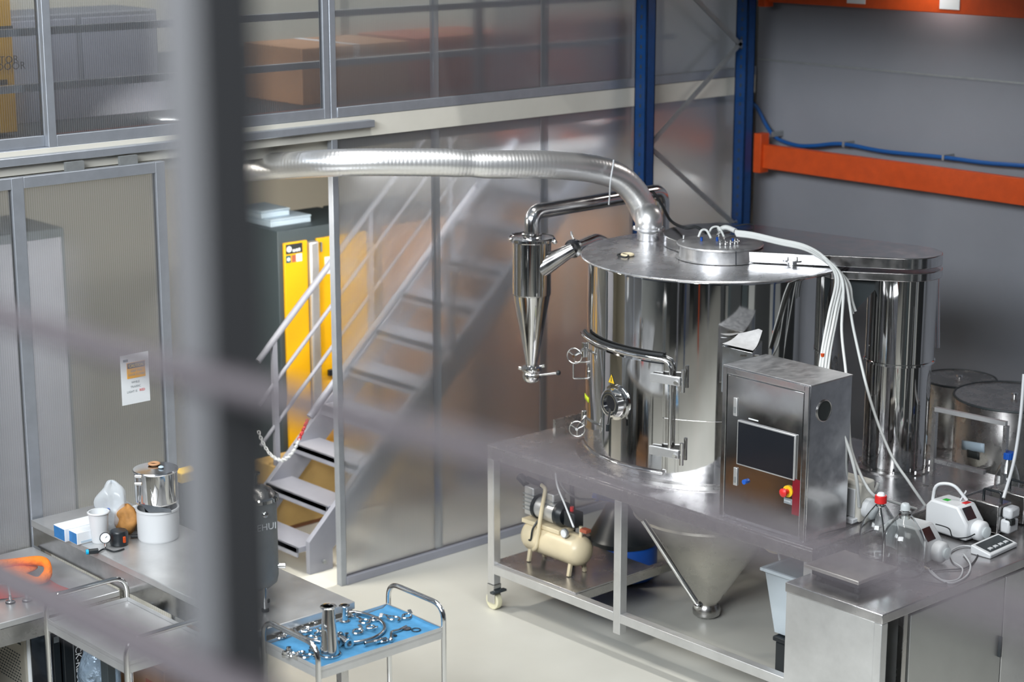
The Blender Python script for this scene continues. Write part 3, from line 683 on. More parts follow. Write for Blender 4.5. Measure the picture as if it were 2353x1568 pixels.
# ---- sight port in the door
pc = tp(45.4, 1.338, RV + .010); pn = td(45.4)
sp = part('sight_port', MB().lathe([(.085, 0), (.092, .004), (.092, .016), (.078, .018), (.070, .05), (.060, .052), (.046, .052), (.046, .03)], pc, pn, n=40), 'fit', door)
part('port_glass', MB().lathe([(0, .040), (.046, .040)], pc, pn, n=32), 'screen', sp)
part('port_rim', MB().lathe([(.046, .050), (.058, .054), (.064, .050)], pc, pn, n=36), 'rubber', sp)
side = Vector((-pn.y, pn.x, 0))
part('wiper_handle', MB().tube([pc + pn * .06 + side * .020 + Vector((0, 0, -.02)), pc + pn * .08 + side * .024 + Vector((0, 0, -.105))], .006, 8), 'fit', sp)
part('handle_grip', MB().tube([pc + pn * .08 + side * .024 + Vector((0, 0, -.10)), pc + pn * .082 + side * .025 + Vector((0, 0, -.135))], .009, 8), 'black', sp)
# ---- warning triangle
tcn = tp(48.5, 1.452, RV + .0145); tn = td(48.5); ts = Vector((-tn.y, tn.x, 0))
tri = part('warning_triangle', MB().plate([tcn + ts * (.028) + Vector((0, 0, -.022)), tcn - ts * .028 + Vector((0, 0, -.022)), tcn + Vector((0, 0, .030))][::-1], .001), 'ink', ves)
tc2 = tcn + tn * .0015
part('triangle_face', MB().plate([tc2 + ts * (.024) + Vector((0, 0, -.0195)), tc2 - ts * .024 + Vector((0, 0, -.0195)), tc2 + Vector((0, 0, .0255))][::-1], .001), 'yplastic', tri)
part('triangle_sign', MB().bar(tc2 + tn * .001 + Vector((0, 0, -.012)), tc2 + tn * .001 + Vector((0, 0, .012)), .004, .001), 'ink', tri)
ll = arc_sheet(70, 78.5, 1.262, 1.290, RV + .0148, 6); part('lime_label', ll, 'lime', ves, solid=.001)
# ---- handwheels on the left
for i, (px, py) in enumerate(((1320, 818), (1326, 986))):
    hw = P(px, py, d=10.28); ax = (tp(84, hw.z, RV) - hw).normalized()
    hwh = part('handwheel', MB().tube([hw + (ax.cross(Vector((0, 0, 1))).normalized() * math.cos(t) + Vector((0, 0, 1)) * math.sin(t)) * .041 for t in [2 * math.pi * k / 28 for k in range(28)]], .0035, 8, closed=True), 'fit', ves)
    m = MB(); sd = ax.cross(Vector((0, 0, 1))).normalized()
    for t in (0, 2.1, 4.2): m.tube([hw, hw + (sd * math.cos(t + .5) + Vector((0, 0, 1)) * math.sin(t + .5)) * .041], .0028, 6)
    part('spokes', m, 'fit', hwh)
    part('spindle', MB().tube([hw - ax * .012, tp(82, hw.z + .02, RV)], .008, 10), 'fit', hwh)
    part('clamp_lug', MB().box(-.012, .012, -.012, .012, -.03, .03) if False else MB().bar(tp(79, hw.z - .03, RV + .02), tp(79, hw.z + .05, RV + .02), .016, .02), 'fit', hwh, bevel=.002)
g0 = [tp(80, 1.455, RV + .012), tp(80, 1.455, RV + .075), tp(80, 1.365, RV + .075), tp(80, 1.365, RV + .012)]
part('door_handle', MB().tube(rounded(g0, .01, 3), .004, 8), 'fit', ves)

# ---- drum, flat casing and column behind
DK = P(1655, 556, z=2.115)
cas = thing('transfer_casing', 'flat teardrop steel casing joining the lid drum to the tall rear column', 'casing', (DK.x, DK.y, ZL))
QB = P(2078, 576, z=2.10)
def hull(circles, n=40):
    pts = []
    for (cx_, cy_, r) in circles:
        for k in range(n): pts.append((cx_ + r * math.cos(2 * math.pi * k / n), cy_ + r * math.sin(2 * math.pi * k / n)))
    pts = sorted(set(pts))
    def half(ps):
        h = []
        for p in ps:
            while len(h) > 1 and (h[-1][0] - h[-2][0]) * (p[1] - h[-2][1]) - (h[-1][1] - h[-2][1]) * (p[0] - h[-2][0]) <= 0: h.pop()
            h.append(p)
        return h[:-1]
    return half(pts) + half(pts[::-1])
hp = hull([(DK.x + .03, DK.y + .03, .165), (QB.x, QB.y, .195), (7.80, 6.92, .34)], 64)
part('casing_body', MB().prism(hp, ZL + .007, 2.095), 'mirror2', cas, bevel=.004)
part('casing_cap', MB().prism(hull([(QB.x, QB.y, .198), (QB.x - .22, QB.y + .26, .17)], 64), 1.975, ZL - .012), 'mirror2', cas, bevel=.004)
part('drum', MB().lathe([(.232, ZL + .0065), (.212, ZL + .010), (.208, 2.095), (.208, 2.10)], (DK.x, DK.y, 0), n=56), 'satin', cas)
part('seam_strip', MB().box(0, 0, 0, 0, 0, 0) if False else MB().bar(P(1691, 610, d=9.86), P(1691, 578, d=9.86), .006, .004), 'fit', cas)
mw = part('manway_disk', MB().lathe([(0, 2.101), (.222, 2.101), (.226, 2.106), (.224, 2.112), (0, 2.116)], (DK.x, DK.y, 0), n=64), 'satin', cas)
for k in range(5):
    a = -2.4 + k * .28; part('fitting', MB().lathe([(0, 2.116), (.009, 2.116), (.009, 2.13), (.006, 2.132), (.006, 2.142), (0, 2.143)], (DK.x + .10 * math.cos(a), DK.y + .10 * math.sin(a), 0), n=10), 'fit', mw)
for k in range(3):
    p_ = P(1612 + k * 36, 552, z=2.12); part('blue_fitting', MB().cyl((p_.x, p_.y, 2.116), (p_.x, p_.y, 2.136), .007, n=10), 'bluep', mw)
p1, p2 = P(1645, 537, z=2.16), P(1676, 534, z=2.16)
part('air_bar', MB().bar(p1, p2, .010, .010), 'fit', mw)
p1, p2 = P(1664, 548, z=2.15), P(1698, 543, z=2.15)
part('air_bar', MB().bar(p1, p2, .010, .010), 'fit', mw)
for px in (1652, 1690): q = P(px, 545, z=2.116); part('standoff', MB().cyl(q, q + Vector((0, 0, .04)), .005, n=8), 'fit', mw)
q = P(1571, 549, z=2.116); part('lid_bolt', MB().cyl(q, q + Vector((0, 0, .02)), .006, n=8), 'fit', mw)
col = thing('filter_tower', 'tall mirror-polished round steel tower standing at the right rear of the vessel', 'tower', (QB.x, QB.y, ZT))
part('upper_shell', MB().lathe([(0, 1.52), (.178, 1.52), (.178, 1.974), (0, 1.974)], (QB.x, QB.y, 0), n=56), 'mirror', col)
part('lower_shell', MB().lathe([(0, ZT + .001), (.166, ZT + .001), (.168, ZT + .03), (.168, 1.519), (0, 1.519)], (QB.x, QB.y, 0), n=56), 'mirror', col)
part('shell_band', MB().lathe([(.1785, 1.52), (.184, 1.523), (.184, 1.535), (.1785, 1.538)], (QB.x, QB.y, 0), n=56), 'fit', col)
part('foot_flange', MB().lathe([(.169, ZT + .0005), (.205, ZT + .0005), (.205, ZT + .008), (.169, ZT + .010)], (QB.x, QB.y, 0), n=48), 'steel', col)
for k in range(10):
    a = k * math.pi / 5; part('bolt', MB().cyl((QB.x + .19 * math.cos(a), QB.y + .19 * math.sin(a), ZT + .009), (QB.x + .19 * math.cos(a), QB.y + .19 * math.sin(a), ZT + .022), .007, n=6), 'fit', col)
# triangular web below the casing between vessel and column
e0, e1, e2 = P(1940, 640, d=10.0), P(2030, 645, d=10.0), P(1955, 725, d=10.0)
part('web_plate', MB().plate([e0, e1, e2], .004), 'dark', cas)
# side pipe along the column and two clamps
q0, q1 = P(2152, 640, d=10.35), P(2152, 800, d=10.35)
part('side_pipe', MB().cyl(q0, q1, .018), 'mirror2', col)

# ---- lid ring and loose items
lr = P(1442, 582, z=ZL + .018); ring = thing('rubber_ring', 'small cream rubber ring lying on the vessel lid', 'ring', lr)
part('ring', MB().lathe([(.030 + .007 * math.cos(t), .007 * math.sin(t) - .008) for t in [2 * math.pi * k / 10 for k in range(11)]], lr, n=30), 'ivory', ring)
rw = thing('black_gasket', 'black rubber loop lying beside the cream ring on the lid', 'gasket', P(1432, 590, z=ZL + .006))
part('loop', MB().tube(spline([P(1419, 587, z=ZL + .012), P(1430, 584, z=ZL + .012), P(1444, 588, z=ZL + .012), P(1436, 592, z=ZL + .012)], 6, True), .005, 6, closed=True), 'rubber', rw)

# ------------------------------------------------------------------ cyclone
cyd = 10.75
ct = P(1222, 548, d=cyd); cbt = P(1224, 835, d=cyd)
CX, CY = ct.x, ct.y; ztc = ct.z; 
def zat(py): return P(1222, py, x=CX).z
cy = thing('cyclone_separator', 'slim mirror-steel cyclone cone hanging left of the vessel', 'cyclone', (CX, CY, zat(880)))
zj, zb = zat(676), zat(842)
part('barrel', MB().lathe([(.104, zj), (.107, zj + .006), (.107, ztc - .012), (.100, ztc - .010)], (CX, CY, 0), n=44), 'mirror', cy)
part('cone', MB().lathe([(.0, zb), (.030, zb), (.032, zb + .01), (.104, zj - .001), (.105, zj)], (CX, CY, 0), n=44), 'mirror', cy)
tf = part('top_flange', MB().lathe([(0, ztc - .010), (.122, ztc - .010), (.127, ztc - .003), (.122, ztc + .006), (.10, ztc + .008), (0, ztc + .010)], (CX, CY, 0), n=44), 'mirror2', cy)
part('clamp_band', MB().lathe([(.123, ztc - .015), (.131, ztc - .009), (.131, ztc + .004), (.123, ztc + .010)], (CX, CY, 0), n=44), 'fit', cy)
part('clamp_wire', MB().tube([Vector((CX + .115 * math.cos(t), CY + .115 * math.sin(t), ztc + .02 + .006 * math.sin(3 * t))) for t in [1.2 + k * .2 for k in range(17)]], .003, 6), 'fit', cy)
q = P(1275, 556, d=cyd - .05); part('clamp_nut', MB().sphere(q, .014), 'fit', cy)
# bottom valve
vz = zb
vl = part('valve', MB().lathe([(0, vz - .09), (.032, vz - .09), (.048, vz - .078), (.054, vz - .05), (.045, vz - .034), (.056, vz - .028), (.060, vz - .016), (.058, vz - .004), (.034, vz + .008), (0, vz + .008)], (CX, CY, 0), n=24), 'fit', cy)
a = P(1242, 862, d=cyd - .08); b = P(1283, 857, d=cyd - .08)
part('valve_lever', MB().tube([Vector((CX, CY, vz - .055)), a, b], .006, 8), 'fit', vl)
part('lever_ball', MB().sphere(b, .014), 'black', vl)
for s_ in (-1, 1):
    q = Vector((CX, CY, vz - .008)) - RIGHT * (.054 * s_); part('wing_nut', MB().bar(q - RIGHT * .02, q + RIGHT * .02 + Vector((0, 0, -.012 * s_)), .012, .018), 'fit', vl, bevel=.003)
# pipe from the top: up, elbow, along X to the rear
e1 = P(1222, 512, x=CX); zp = P(1262, 482, y=CY).z
xr = P(1522, 437, y=CY).x
pp = rounded([(CX, CY, ztc + .008), (CX, CY, zp), (xr, CY, zp + .01), (xr, CY, 1.55)], .085, 8)
part('top_pipe', MB().tube(pp, .043, 20), 'mirror2', cy)
part('pipe_ferrule', MB().lathe([(.044, ztc + .012), (.056, ztc + .014), (.056, ztc + .026), (.044, ztc + .030)], (CX, CY, 0), n=30), 'fit', cy)
part('support_rod', MB().tube([P(1246, 492, y=CY - .03), P(1412, 463, y=CY - .03)], .007, 8), 'fit', cy)
# inlet: reducer, clamp, pipe to the vessel
i0, i1, i2, i3 = P(1240, 616, d=cyd), P(1318, 571, d=10.72), P(1372, 548, d=10.95), P(1400, 556, d=11.0)
part('inlet_reducer', MB().cyl(i0, i1, .062, .035, 24), 'mirror2', cy)
part('inlet_pipe', MB().tube(rounded([i1, i2, i3 + Vector((.05, -.02, -.06))], .05, 6), .033, 18), 'mirror2', cy)
ax = (i2 - i1).normalized()
ic = part('inlet_clamp', MB().lathe([(.034, -.014), (.052, -.012), (.052, .010), (.034, .012)], i1, ax, n=28), 'fit', cy)
part('clamp_wing', MB().tube([i1 + Vector((0, 0, .05)), i1 + Vector((.01, .03, .085)), i1 + Vector((0.03, .05, .06))], .006, 8), 'fit', ic)

# ------------------------------------------------------------------ corrugated duct
dpts = [(DC.x, DC.y, ZL + .072)]
ctrl = [Vector(dpts[0]), Vector(dpts[0]) + Vector((0, 0, .05)), P(1483, 492, d=10.9), P(1460, 445, d=10.86), P(1420, 407, d=10.76), P(1360, 388, d=10.65), P(1260, 379, d=10.5), P(1180, 378, d=10.42), P(1105, 378, d=10.37), P(1020, 374, d=10.32), P(920, 373, d=10.28), P(840, 373, d=10.26), P(760, 375, d=10.28), P(680, 379, d=10.4), P(600, 384, d=10.55), P(520, 392, d=10.9), P(470, 410, d=11.3)]
dl = spline(ctrl, 60)
# even spacing
ev, acc, last = [dl[0]], 0, dl[0]
for p in dl[1:]:
    acc += (p - last).length; last = p
    if acc >= .006: ev.append(p); acc = 0
du = thing('flexible_duct', 'silver corrugated flexible duct running from the vessel lid through the partition opening', 'duct', DC)
def drf(i, m):
    s = i * .006
    base = .0735 + .0016 * math.sin(s * 2.3) - .006 * math.exp(-((s - 1.17) / .05) ** 2)
    return base + (.0009 if i % 3 == 0 else 0)
part('duct_tube', MB().tube(ev, .075, 28, rf=drf), 'duct', du, sharp=80)
tq = P(1404, 437, d=10.62); part('cable_tie', MB().tube([P(1410, 368, d=10.62), P(1409, 380, d=10.60), P(1406, 395, d=10.58), P(1402, 425, d=10.6), P(1401, 450, d=10.68), P(1399, 470, d=10.72)], .0045, 6), 'paper', du)

# ------------------------------------------------------------------ control cabinet
bx0, bx1, by0, by1, bz0, bz1 = 6.80, 7.10, 5.495, 6.025, ZT + .001, 1.705
cc = thing('control_cabinet', 'polished steel control cabinet with a dark touch screen at the front edge of the frame', 'control cabinet', (6.95, 5.76, ZT))
part('housing', MB().box(bx0, bx1, by0, by1, bz0, bz1), 'mirror2', cc, bevel=.003)
part('cabinet_top', MB().box(bx0 - .004, bx1 + .002, by0 - .002, by1 + .002, bz1 + .0005, bz1 + .004), 'satin', cc, bevel=.001)
hz = MB().box(bx0 - .012, bx0 - .001, by0 + .002, by0 + .028, bz0 + .002, bz1); hz.box(bx0 - .012, bx0 - .001, by1 - .028, by1 - .002, bz0 + .002, bz1); hz.box(bx0 - .012, bx0 - .001, by0 + .028, by1 - .028, bz1 - .032, bz1)
part('door_surround', hz, 'mirror2', cc, bevel=.002)
dd = part('door', MB().box(bx0 - .010, bx0 - .001, by0 + .033, by1 - .033, bz0 + .02, bz1 - .037), mat('door_mirror_steel', (.58, .58, .59), .10, 1.0, rvar=.04, vscale=8, bump=(1.6, .08, (1, 1, 1))), cc, bevel=.002)
def bxp(px, py): return P(px, py, x=bx0 - .010)
c_ = [bxp(1698, 968), bxp(1832, 996), bxp(1830, 1102), bxp(1698, 1070)]
ya, yb = c_[0].y, c_[1].y; za, zb_ = (c_[0].z + c_[1].z) / 2, (c_[2].z + c_[3].z) / 2
sc_ = part('touch_screen', MB().box(bx0 - .022, bx0 - .0105, yb, ya, zb_, za), 'steel_lite', dd, bevel=.003)
part('screen_glass', MB().box(bx0 - .0235, bx0 - .022, yb + .008, ya - .008, zb_ + .008, za - .008), 'screen', sc_)
for px, py in ((1691, 935), (1691, 1095)):
    q = bxp(px, py); l = part('latch', MB().box(bx0 - .017, bx0 - .0105, q.y - .012, q.y + .012, q.z - .045, q.z + .045), 'steel_lite', dd, bevel=.005)
    part('latch_key', MB().box(bx0 - .019, bx0 - .017, q.y - .006, q.y + .006, q.z - .03, q.z + .0), 'galv', l)
q = bxp(1714, 1107); part('blue_button', MB().cyl((bx0 - .010, q.y, q.z), (bx0 - .026, q.y, q.z), .012), 'bluep', dd)
q = bxp(1812, 1129)
es = part('emergency_stop', MB().cyl((bx0 - .010, q.y, q.z), (bx0 - .018, q.y, q.z), .028, n=28), 'yplastic', dd)
part('stop_button', MB().lathe([(0, -.002), (.012, 0), (.012, .02), (.020, .024), (.021, .034), (.014, .040), (0, .042)], (bx0 - .018, q.y, q.z), (-1, 0, 0), n=24), 'red', es)
q = bxp(1811, 1152); nt_ = part('name_plate', MB().box(bx0 - .0115, bx0 - .0102, q.y - .025, q.y + .025, q.z - .014, q.z + .014), 'greyink', dd)
text('lettering', 'POWER', .011, (bx0 - .0125, q.y + .021, q.z - .004), (0, -1, 0), (0, 0, 1), 'paper', nt_)
q0, q1 = bxp(1822, 1100), bxp(1846, 1190)
part('red_reflection', MB().box(bx0 - .0112, bx0 - .0102, by0 + .036, q0.y, q1.z, q0.z), 'plate', dd)  # reflection of something red, painted as a thin panel on the door
part('lettering_strip', MB().box(bx0 - .0112, bx0 - .0102, ya - .12, ya - .06, za + .014, za + .02), 'paper', dd)
# cable hole in the right side
q = P(1893, 944, y=by0)
part('cable_port', MB().lathe([(.0, .001), (.047, .001), (.050, .004), (.052, .001)], (q.x, by0, q.z), (0, -1, 0), n=32), 'ink', cc)
part('port_grommet', MB().tube([Vector((q.x + .05 * math.cos(t), by0 - .003, q.z + .05 * math.sin(t))) for t in [2 * math.pi * k / 28 for k in range(28)]], .003, 6, closed=True), 'steel', cc)
HOLE = Vector((q.x, by0, q.z))

# curved sheet and small bracket box on the vessel front
ib = thing('bracket_box', 'small polished steel bracket box on the vessel behind the control cabinet', 'box', tp(-8, 1.66, RV + .06))
pa, pb = tp(-3.5, 1.5, RV), tp(-20, 1.5, RV)
def ibp(px, py, d=9.55): return P(px, py, d=d)
t0, t1, t2, t3 = ibp(1660, 790, 9.62), ibp(1730, 806, 9.55), ibp(1752, 760, 9.72), ibp(1715, 745, 9.76)
def sheet(u, v):
    a = t0.lerp(t1, u); b = t3.lerp(t2, u); p = a.lerp(b, v); p.z -= .020 * math.sin(math.pi * v); return p
bb = MB(); bt = [t0, t1, t2, t3]
bb.add([t0 + Vector((.01, .01, -.015)), t1 + Vector((.01, .01, -.015)), t2 + Vector((-.01, -.01, -.05)), t3 + Vector((-.01, -.01, -.05)), t0 + Vector((.01, .01, -.25)), t1 + Vector((.01, .01, -.25)), t2 + Vector((-.01, -.01, -.25)), t3 + Vector((-.01, -.01, -.25))], [(0, 1, 2, 3), (7, 6, 5, 4), (0, 4, 5, 1), (1, 5, 6, 2), (2, 6, 7, 3), (3, 7, 4, 0)])
part('box_shell', bb, 'mirror2', ib, bevel=.002)
for px in (1708, 1738):
    q = P(px, 818, d=9.53); part('clip', MB().bar(q - RIGHT * .015, q + RIGHT * .015, .008, .008), 'fit', ib)
ps = thing('paper_sheet', 'curled white sheet lying on the bracket box at the vessel front', 'sheet', t0)
part('sheet', MB().grid(sheet, 6, 8), 'papergrey', ps, solid=.0015)

# ------------------------------------------------------------------ cables
def cable(name, pts, r, m, label, cat='cable', group=None, k=8, n=8):
    pts = [p if isinstance(p, Vector) else (Vector(p) if p[1] < 30 else P(p[0], p[1], d=p[2])) for p in pts]
    t = thing(name, label, cat, pts[len(pts) // 2], group=group)
    part('sheath', MB().tube(spline(pts, k), r, n), m, t)
    return t
def px(*a): return [P(x, y, d=d) for x, y, d in a]
GB = 'white cables from the vessel lid'
trunk = [(1690, 537, 10.05), (1730, 542, 10.02), (1790, 556, 9.96), (1850, 570, 9.90), (1895, 597, 9.80)]
fans = [([(1921, 640, 9.68), (1905, 720, 9.62), (1890, 800, 9.60), (1882, 858, 9.58)], 'white cable in the bunch dropping behind the control cabinet, leftmost of four'),
        ([(1926, 640, 9.68), (1911, 720, 9.63), (1896, 800, 9.60), (1888, 858, 9.58)], 'white cable in the bunch dropping behind the control cabinet, second from left'),
        ([(1931, 640, 9.69), (1919, 720, 9.63), (1903, 800, 9.60), (1895, 862, 9.58)], 'white cable in the bunch with an orange marker, behind the control cabinet'),
        ([(1936, 642, 9.70), (1924, 720, 9.64), (1909, 800, 9.61), (1901, 864, 9.58)], 'white cable in the bunch dropping behind the control cabinet, rightmost of four')]
ends_ = [([(1936, 645, 9.68), (1934, 760, 9.62), (1944, 860, 9.58), (1950, 960, 9.45), (1958, 1040, 9.38), (1998, 1128, 9.32), (2040, 1150, 9.4), (2105, 1170, 9.6)], 'long white cable curving past the right side of the control cabinet to the bottles'),
         ([(1941, 645, 9.70), (1962, 760, 9.66), (2000, 920, 9.62), (2045, 1040, 9.6), (2090, 1110, 9.6), (2128, 1165, 9.66)], 'long white cable slanting right in front of the rear column to the upper pump'),
         ([(1944, 648, 9.72), (1950, 690, 9.7), (1960, 722, 9.7)], 'short cut white cable end hanging beside the slanting cable'),
         ([(1948, 646, 9.74), (1958, 690, 9.72), (1966, 716, 9.72)], 'short white cable end, the one furthest right under the lid')]
offs = [0, -3, 3, 6, 1, 4, -2, 8]
for i, (tail, lb) in enumerate(fans + ends_):
    tr_ = [(x + (offs[i] * .4), y + offs[i] * .8 - (4 if i > 3 else 0), d) for x, y, d in trunk]
    c = cable('white_cable', tr_ + tail, .0075, 'cable', lb, group=GB)
    if i == 2: q = P(1890, 816, d=9.59); part('marker', MB().cyl(q + Vector((0, 0, -.008)), q + Vector((0, 0, .008)), .0095), 'orange', c)
H2 = [tuple(HOLE + Vector((0, 0.03, -.035)))]
cable('white_cable', [HOLE + Vector((0, .02, -.03))] + px((1900, 962, 9.18), (1925, 976, 9.16), (1950, 1030, 9.2), (1968, 1100, 9.25), (1974, 1165, 9.35)), .0085, 'cable', 'thick white cable arching out of the hole in the control cabinet side')
cable('grey_cable', [HOLE + Vector((.01, .02, -.04))] + px((1892, 1000, 9.2), (1903, 1050, 9.25), (1925, 1090, 9.3), (1944, 1118, 9.36)), .0055, 'hose', 'thin grey cable hanging below the hole to the white mains plug')
cable('black_cable', px((1480, 452, 11.0), (1498, 440, 11.0), (1520, 470, 10.95), (1542, 508, 10.8), (1575, 524, 10.5), (1600, 522, 10.3), (1622, 535, 10.2)), .0085, 'rubber', 'thick black cable drooping from the rear pipe onto the lid')
cable('black_cable', px((1626, 530, 10.2), (1660, 520, 10.25), (1694, 532, 10.2), (1706, 540, 10.2)), .0045, 'rubber', 'black cable arching over the fittings on the lid disk')
cable('black_cable', px((1688, 520, 10.7), (1712, 516, 10.7), (1731, 518, 10.7), (1730, 536, 10.55)), .0035, 'rubber', 'thin black wire loop behind the lid disk')
cable('white_hose_loop', px((1605, 545, 10.15), (1612, 530, 10.15), (1624, 530, 10.15), (1634, 548, 10.12)), .0065, 'cable', 'short white hose loop on the left of the lid disk', 'hose')
cable('white_hose_loop', px((1628, 540, 10.2), (1636, 524, 10.2), (1652, 523, 10.2), (1664, 545, 10.15)), .006, 'cable', 'short white hose loop in the middle of the lid disk', 'hose')
cable('white_hose_loop', px((1650, 530, 10.2), (1668, 523, 10.2), (1690, 531, 10.15)), .014, 'cable', 'fat white hose piece leading into the cable trunk', 'hose')
cable('grey_cable', px((2030, 700, 9.78), (2010, 690, 9.9), (2012, 850, 9.9), (2022, 980, 9.8), (2050, 1130, 9.7)), .006, 'hose', 'grey cable hanging along the front of the rear column') if False else None
cable('suction_tube', px((2353, 860, 9.3), (2345, 960, 9.3), (2330, 1060, 9.3), (2306, 1145, 9.25)), .0085, 'hose', 'grey tube coming down into the blue-capped bottle', 'tube')
cable('white_cable', px((1995, 1130, 9.5), (1985, 1142, 9.5), (1990, 1150, 9.5), (2010, 1130, 9.5), (2018, 1110, 9.5)), .008, 'cable', 'short curled white cable end left of the red-capped bottle')
# ------------------------------------------------------------------ under the machine
# compressor on the shelf
ac = thing('air_compressor', 'small cream air compressor with a silver twin motor on the lower shelf of the frame', 'compressor', (6.99, 7.36, .275), rot=0)
sx, zc = 6.99, .275 + .055 + .085
def cap(y0, y1, r, x=sx, z=zc):
    pr_ = [(0, 0), (r * .55, .008), (r * .85, .03), (r, .06), (r, (y1 - y0) - .06), (r * .85, (y1 - y0) - .03), (r * .55, (y1 - y0) - .008), (0, y1 - y0)]
    return MB().lathe(pr_, (x, y0, z), (0, 1, 0), n=36)
part('air_tank', cap(7.14, 7.62, .088), 'ivory', ac)
for yy_ in (7.22, 7.54):
    for s_ in (-1, 1): part('foot', MB().bar((sx + s_ * .045, yy_, zc - .06), (sx + s_ * .06, yy_, .276), .02, .02, (0, 1, 0)), 'ivory', ac, bevel=.003)
part('motor_mount', MB().box(sx - .06, sx + .06, 7.30, 7.60, zc + .075, zc + .10), 'ivory', ac, bevel=.004)
mo = part('motor', MB().lathe([(0, 0), (.055, 0), (.062, .01), (.062, .18), (.055, .19), (0, .19)], (sx, 7.33, zc + .175), (0, 1, 0), n=30), 'steel_lite', ac)
for yy_ in (7.325, 7.50): part('fan_ring', MB().lathe([(.064, 0), (.07, .004), (.07, .022), (.064, .026)], (sx, yy_, zc + .175), (0, 1, 0), n=30), 'black', mo)
part('fan_guard', MB().lathe([(0, 0), (.055, .0), (.068, .02), (.07, .03)], (sx, 7.298, zc + .175), (0, 1, 0), n=30), 'black', mo)
for yy_ in (7.56, 7.40):
    h = part('cylinder_head', MB().box(sx - .04, sx + .05, yy_ - .035, yy_ + .04, zc + .12, zc + .285), 'steel_lite', ac, bevel=.008)
    fs = MB()
    for k in range(5): fs.box(sx - .046, sx + .056, yy_ - .041, yy_ + .046, zc + .15 + k * .022, zc + .156 + k * .022)
    part('cooling_fins', fs, 'galv', h)
part('filter_cap', MB().cyl((sx - .02, 7.60, zc + .29), (sx - .02, 7.66, zc + .32), .026), 'black', ac, bevel=.006)
part('handle_grip', MB().tube([(sx - .03, 7.58, zc + .325), (sx - .03, 7.47, zc + .315)], .017, 12), 'black', ac)
part('handle_tube', MB().tube(rounded([(sx - .03, 7.47, zc + .315), (sx - .04, 7.425, zc + .31), (sx - .075, 7.43, zc + .15), (sx - .095, 7.44, zc - .03), (sx - .06, 7.50, zc - .06)], .05, 6), .0115, 12), 'ivory', ac)
ps_ = part('pressure_switch', MB().box(sx - .04, sx + .03, 7.20, 7.285, zc + .13, zc + .215), 'black', ac, bevel=.006)
part('red_knob', MB().cyl((sx - .01, 7.25, zc + .215), (sx - .01, 7.25, zc + .24), .011), 'red', ps_)
gg = part('gauge', MB().lathe([(0, 0), (.026, 0), (.026, .015), (.022, .018), (0, .018)], (sx - .055, 7.25, zc + .10), (-1, 0, 0), n=24), 'galv', ac)
part('gauge_face', MB().lathe([(0, .0185), (.021, .0185)], (sx - .055, 7.25, zc + .10), (-1, 0, 0), n=24), 'paper', gg)
part('outlet_pipe', MB().tube([(sx, 7.19, zc + .06), (sx, 7.19, zc + .14)], .010, 10), 'ivory', ac)
part('valve', MB().box(sx - .03, sx + .01, 7.12, 7.17, zc + .12, zc + .14), 'redbrown', ac, bevel=.003)
part('hose', MB().tube(spline([(sx - .05, 7.47, zc + .12), (sx - .085, 7.48, zc + .07), (sx - .09, 7.49, zc + .01), (sx - .085, 7.51, zc)], 8), .006, 8), 'black', ac)
cable('air_line', px((1276, 1085, 10.3), (1282, 1120, 10.2), (1300, 1165, 10.1), (1318, 1212, 10.0)), .0055, 'hose', 'pale hose dropping from the frame top down to the compressor', 'hose')
cable('air_line', px((1279, 1088, 10.32), (1298, 1125, 10.5), (1330, 1146, 10.7), (1368, 1147, 10.9)), .006, 'hose', 'thin pale hose looping from the frame top towards the black vacuum cleaner', 'hose')
bt_ = thing('black_rod', 'black upright rod standing under the frame behind the compressor', 'rod', P(1317, 1225, x=7.9))
q = P(1317, 1216, d=10.9); q2 = P(1314, 1105, d=10.9)
part('rod', MB().tube([(q.x, q.y, .0), q, q2], .014, 10), 'ink', bt_)
# vacuum cleaner: black bell, blue head and base
v = P(1432, 1205, z=.30); v = P(1432, 1190, d=11.3)
vx, vy = v.x, v.y
vc = thing('vacuum_cleaner', 'black and blue vacuum cleaner standing on the floor under the frame', 'vacuum cleaner', (vx, vy, 0))
part('drum', MB().lathe([(0, .02), (.19, .02), (.20, .04), (.20, .20), (.19, .22), (0, .22)], (vx, vy, 0), n=40), 'bluep', vc)
part('motor_head', MB().lathe([(.20, .221), (.205, .25), (.19, .27), (.13, .38), (.10, .44), (.06, .47), (0, .475)], (vx, vy, 0), n=40), 'black', vc)
q = P(1372, 1140, d=11.2); part('handle', MB().bar(Vector((vx, vy, .46)), q, .05, .03), 'bluep', vc, bevel=.008)
part('handle_cap', MB().sphere(q, .03), 'bluep', vc)
for k in range(3): a = k * 2.1; part('caster', MB().sphere((vx + .16 * math.cos(a), vy + .16 * math.sin(a), .02), .02), 'black', vc)

# tub and black crate to the right, in front of the frame end
tx0, tx1, ty0, ty1 = 7.0, 7.45, 5.52, 5.90
bc = thing('black_crate', 'black plastic crate on the floor under the cloudy tub', 'crate', (7.2, 5.7, 0))
part('crate_body', MB().box(tx0 + .02, tx1, ty0 - .04, ty1 - .06, .0, .30), 'black', bc, bevel=.01)
part('crate_rim', MB().box(tx0 + .01, tx1 + .01, ty0 - .05, ty1 - .05, .30, .325), 'black', bc, bevel=.006)
tb = thing('plastic_tub', 'cloudy white plastic tub standing on the black crate beside the cone', 'tub', (7.2, 5.7, .33))
m = MB()
def ringz(o_, z): return [(tx0 - o_, ty0 - o_, z), (tx1 + o_, ty0 - o_, z), (tx1 + o_, ty1 + o_, z), (tx0 - o_, ty1 + o_, z)]
vv = ringz(-.04, .335) + ringz(0, .66)
m.add(vv, [(3, 2, 1, 0), (0, 1, 5, 4), (1, 2, 6, 5), (2, 3, 7, 6), (3, 0, 4, 7)])
part('tub_wall', m, 'tub', tb, solid=.004)
m = MB(); 
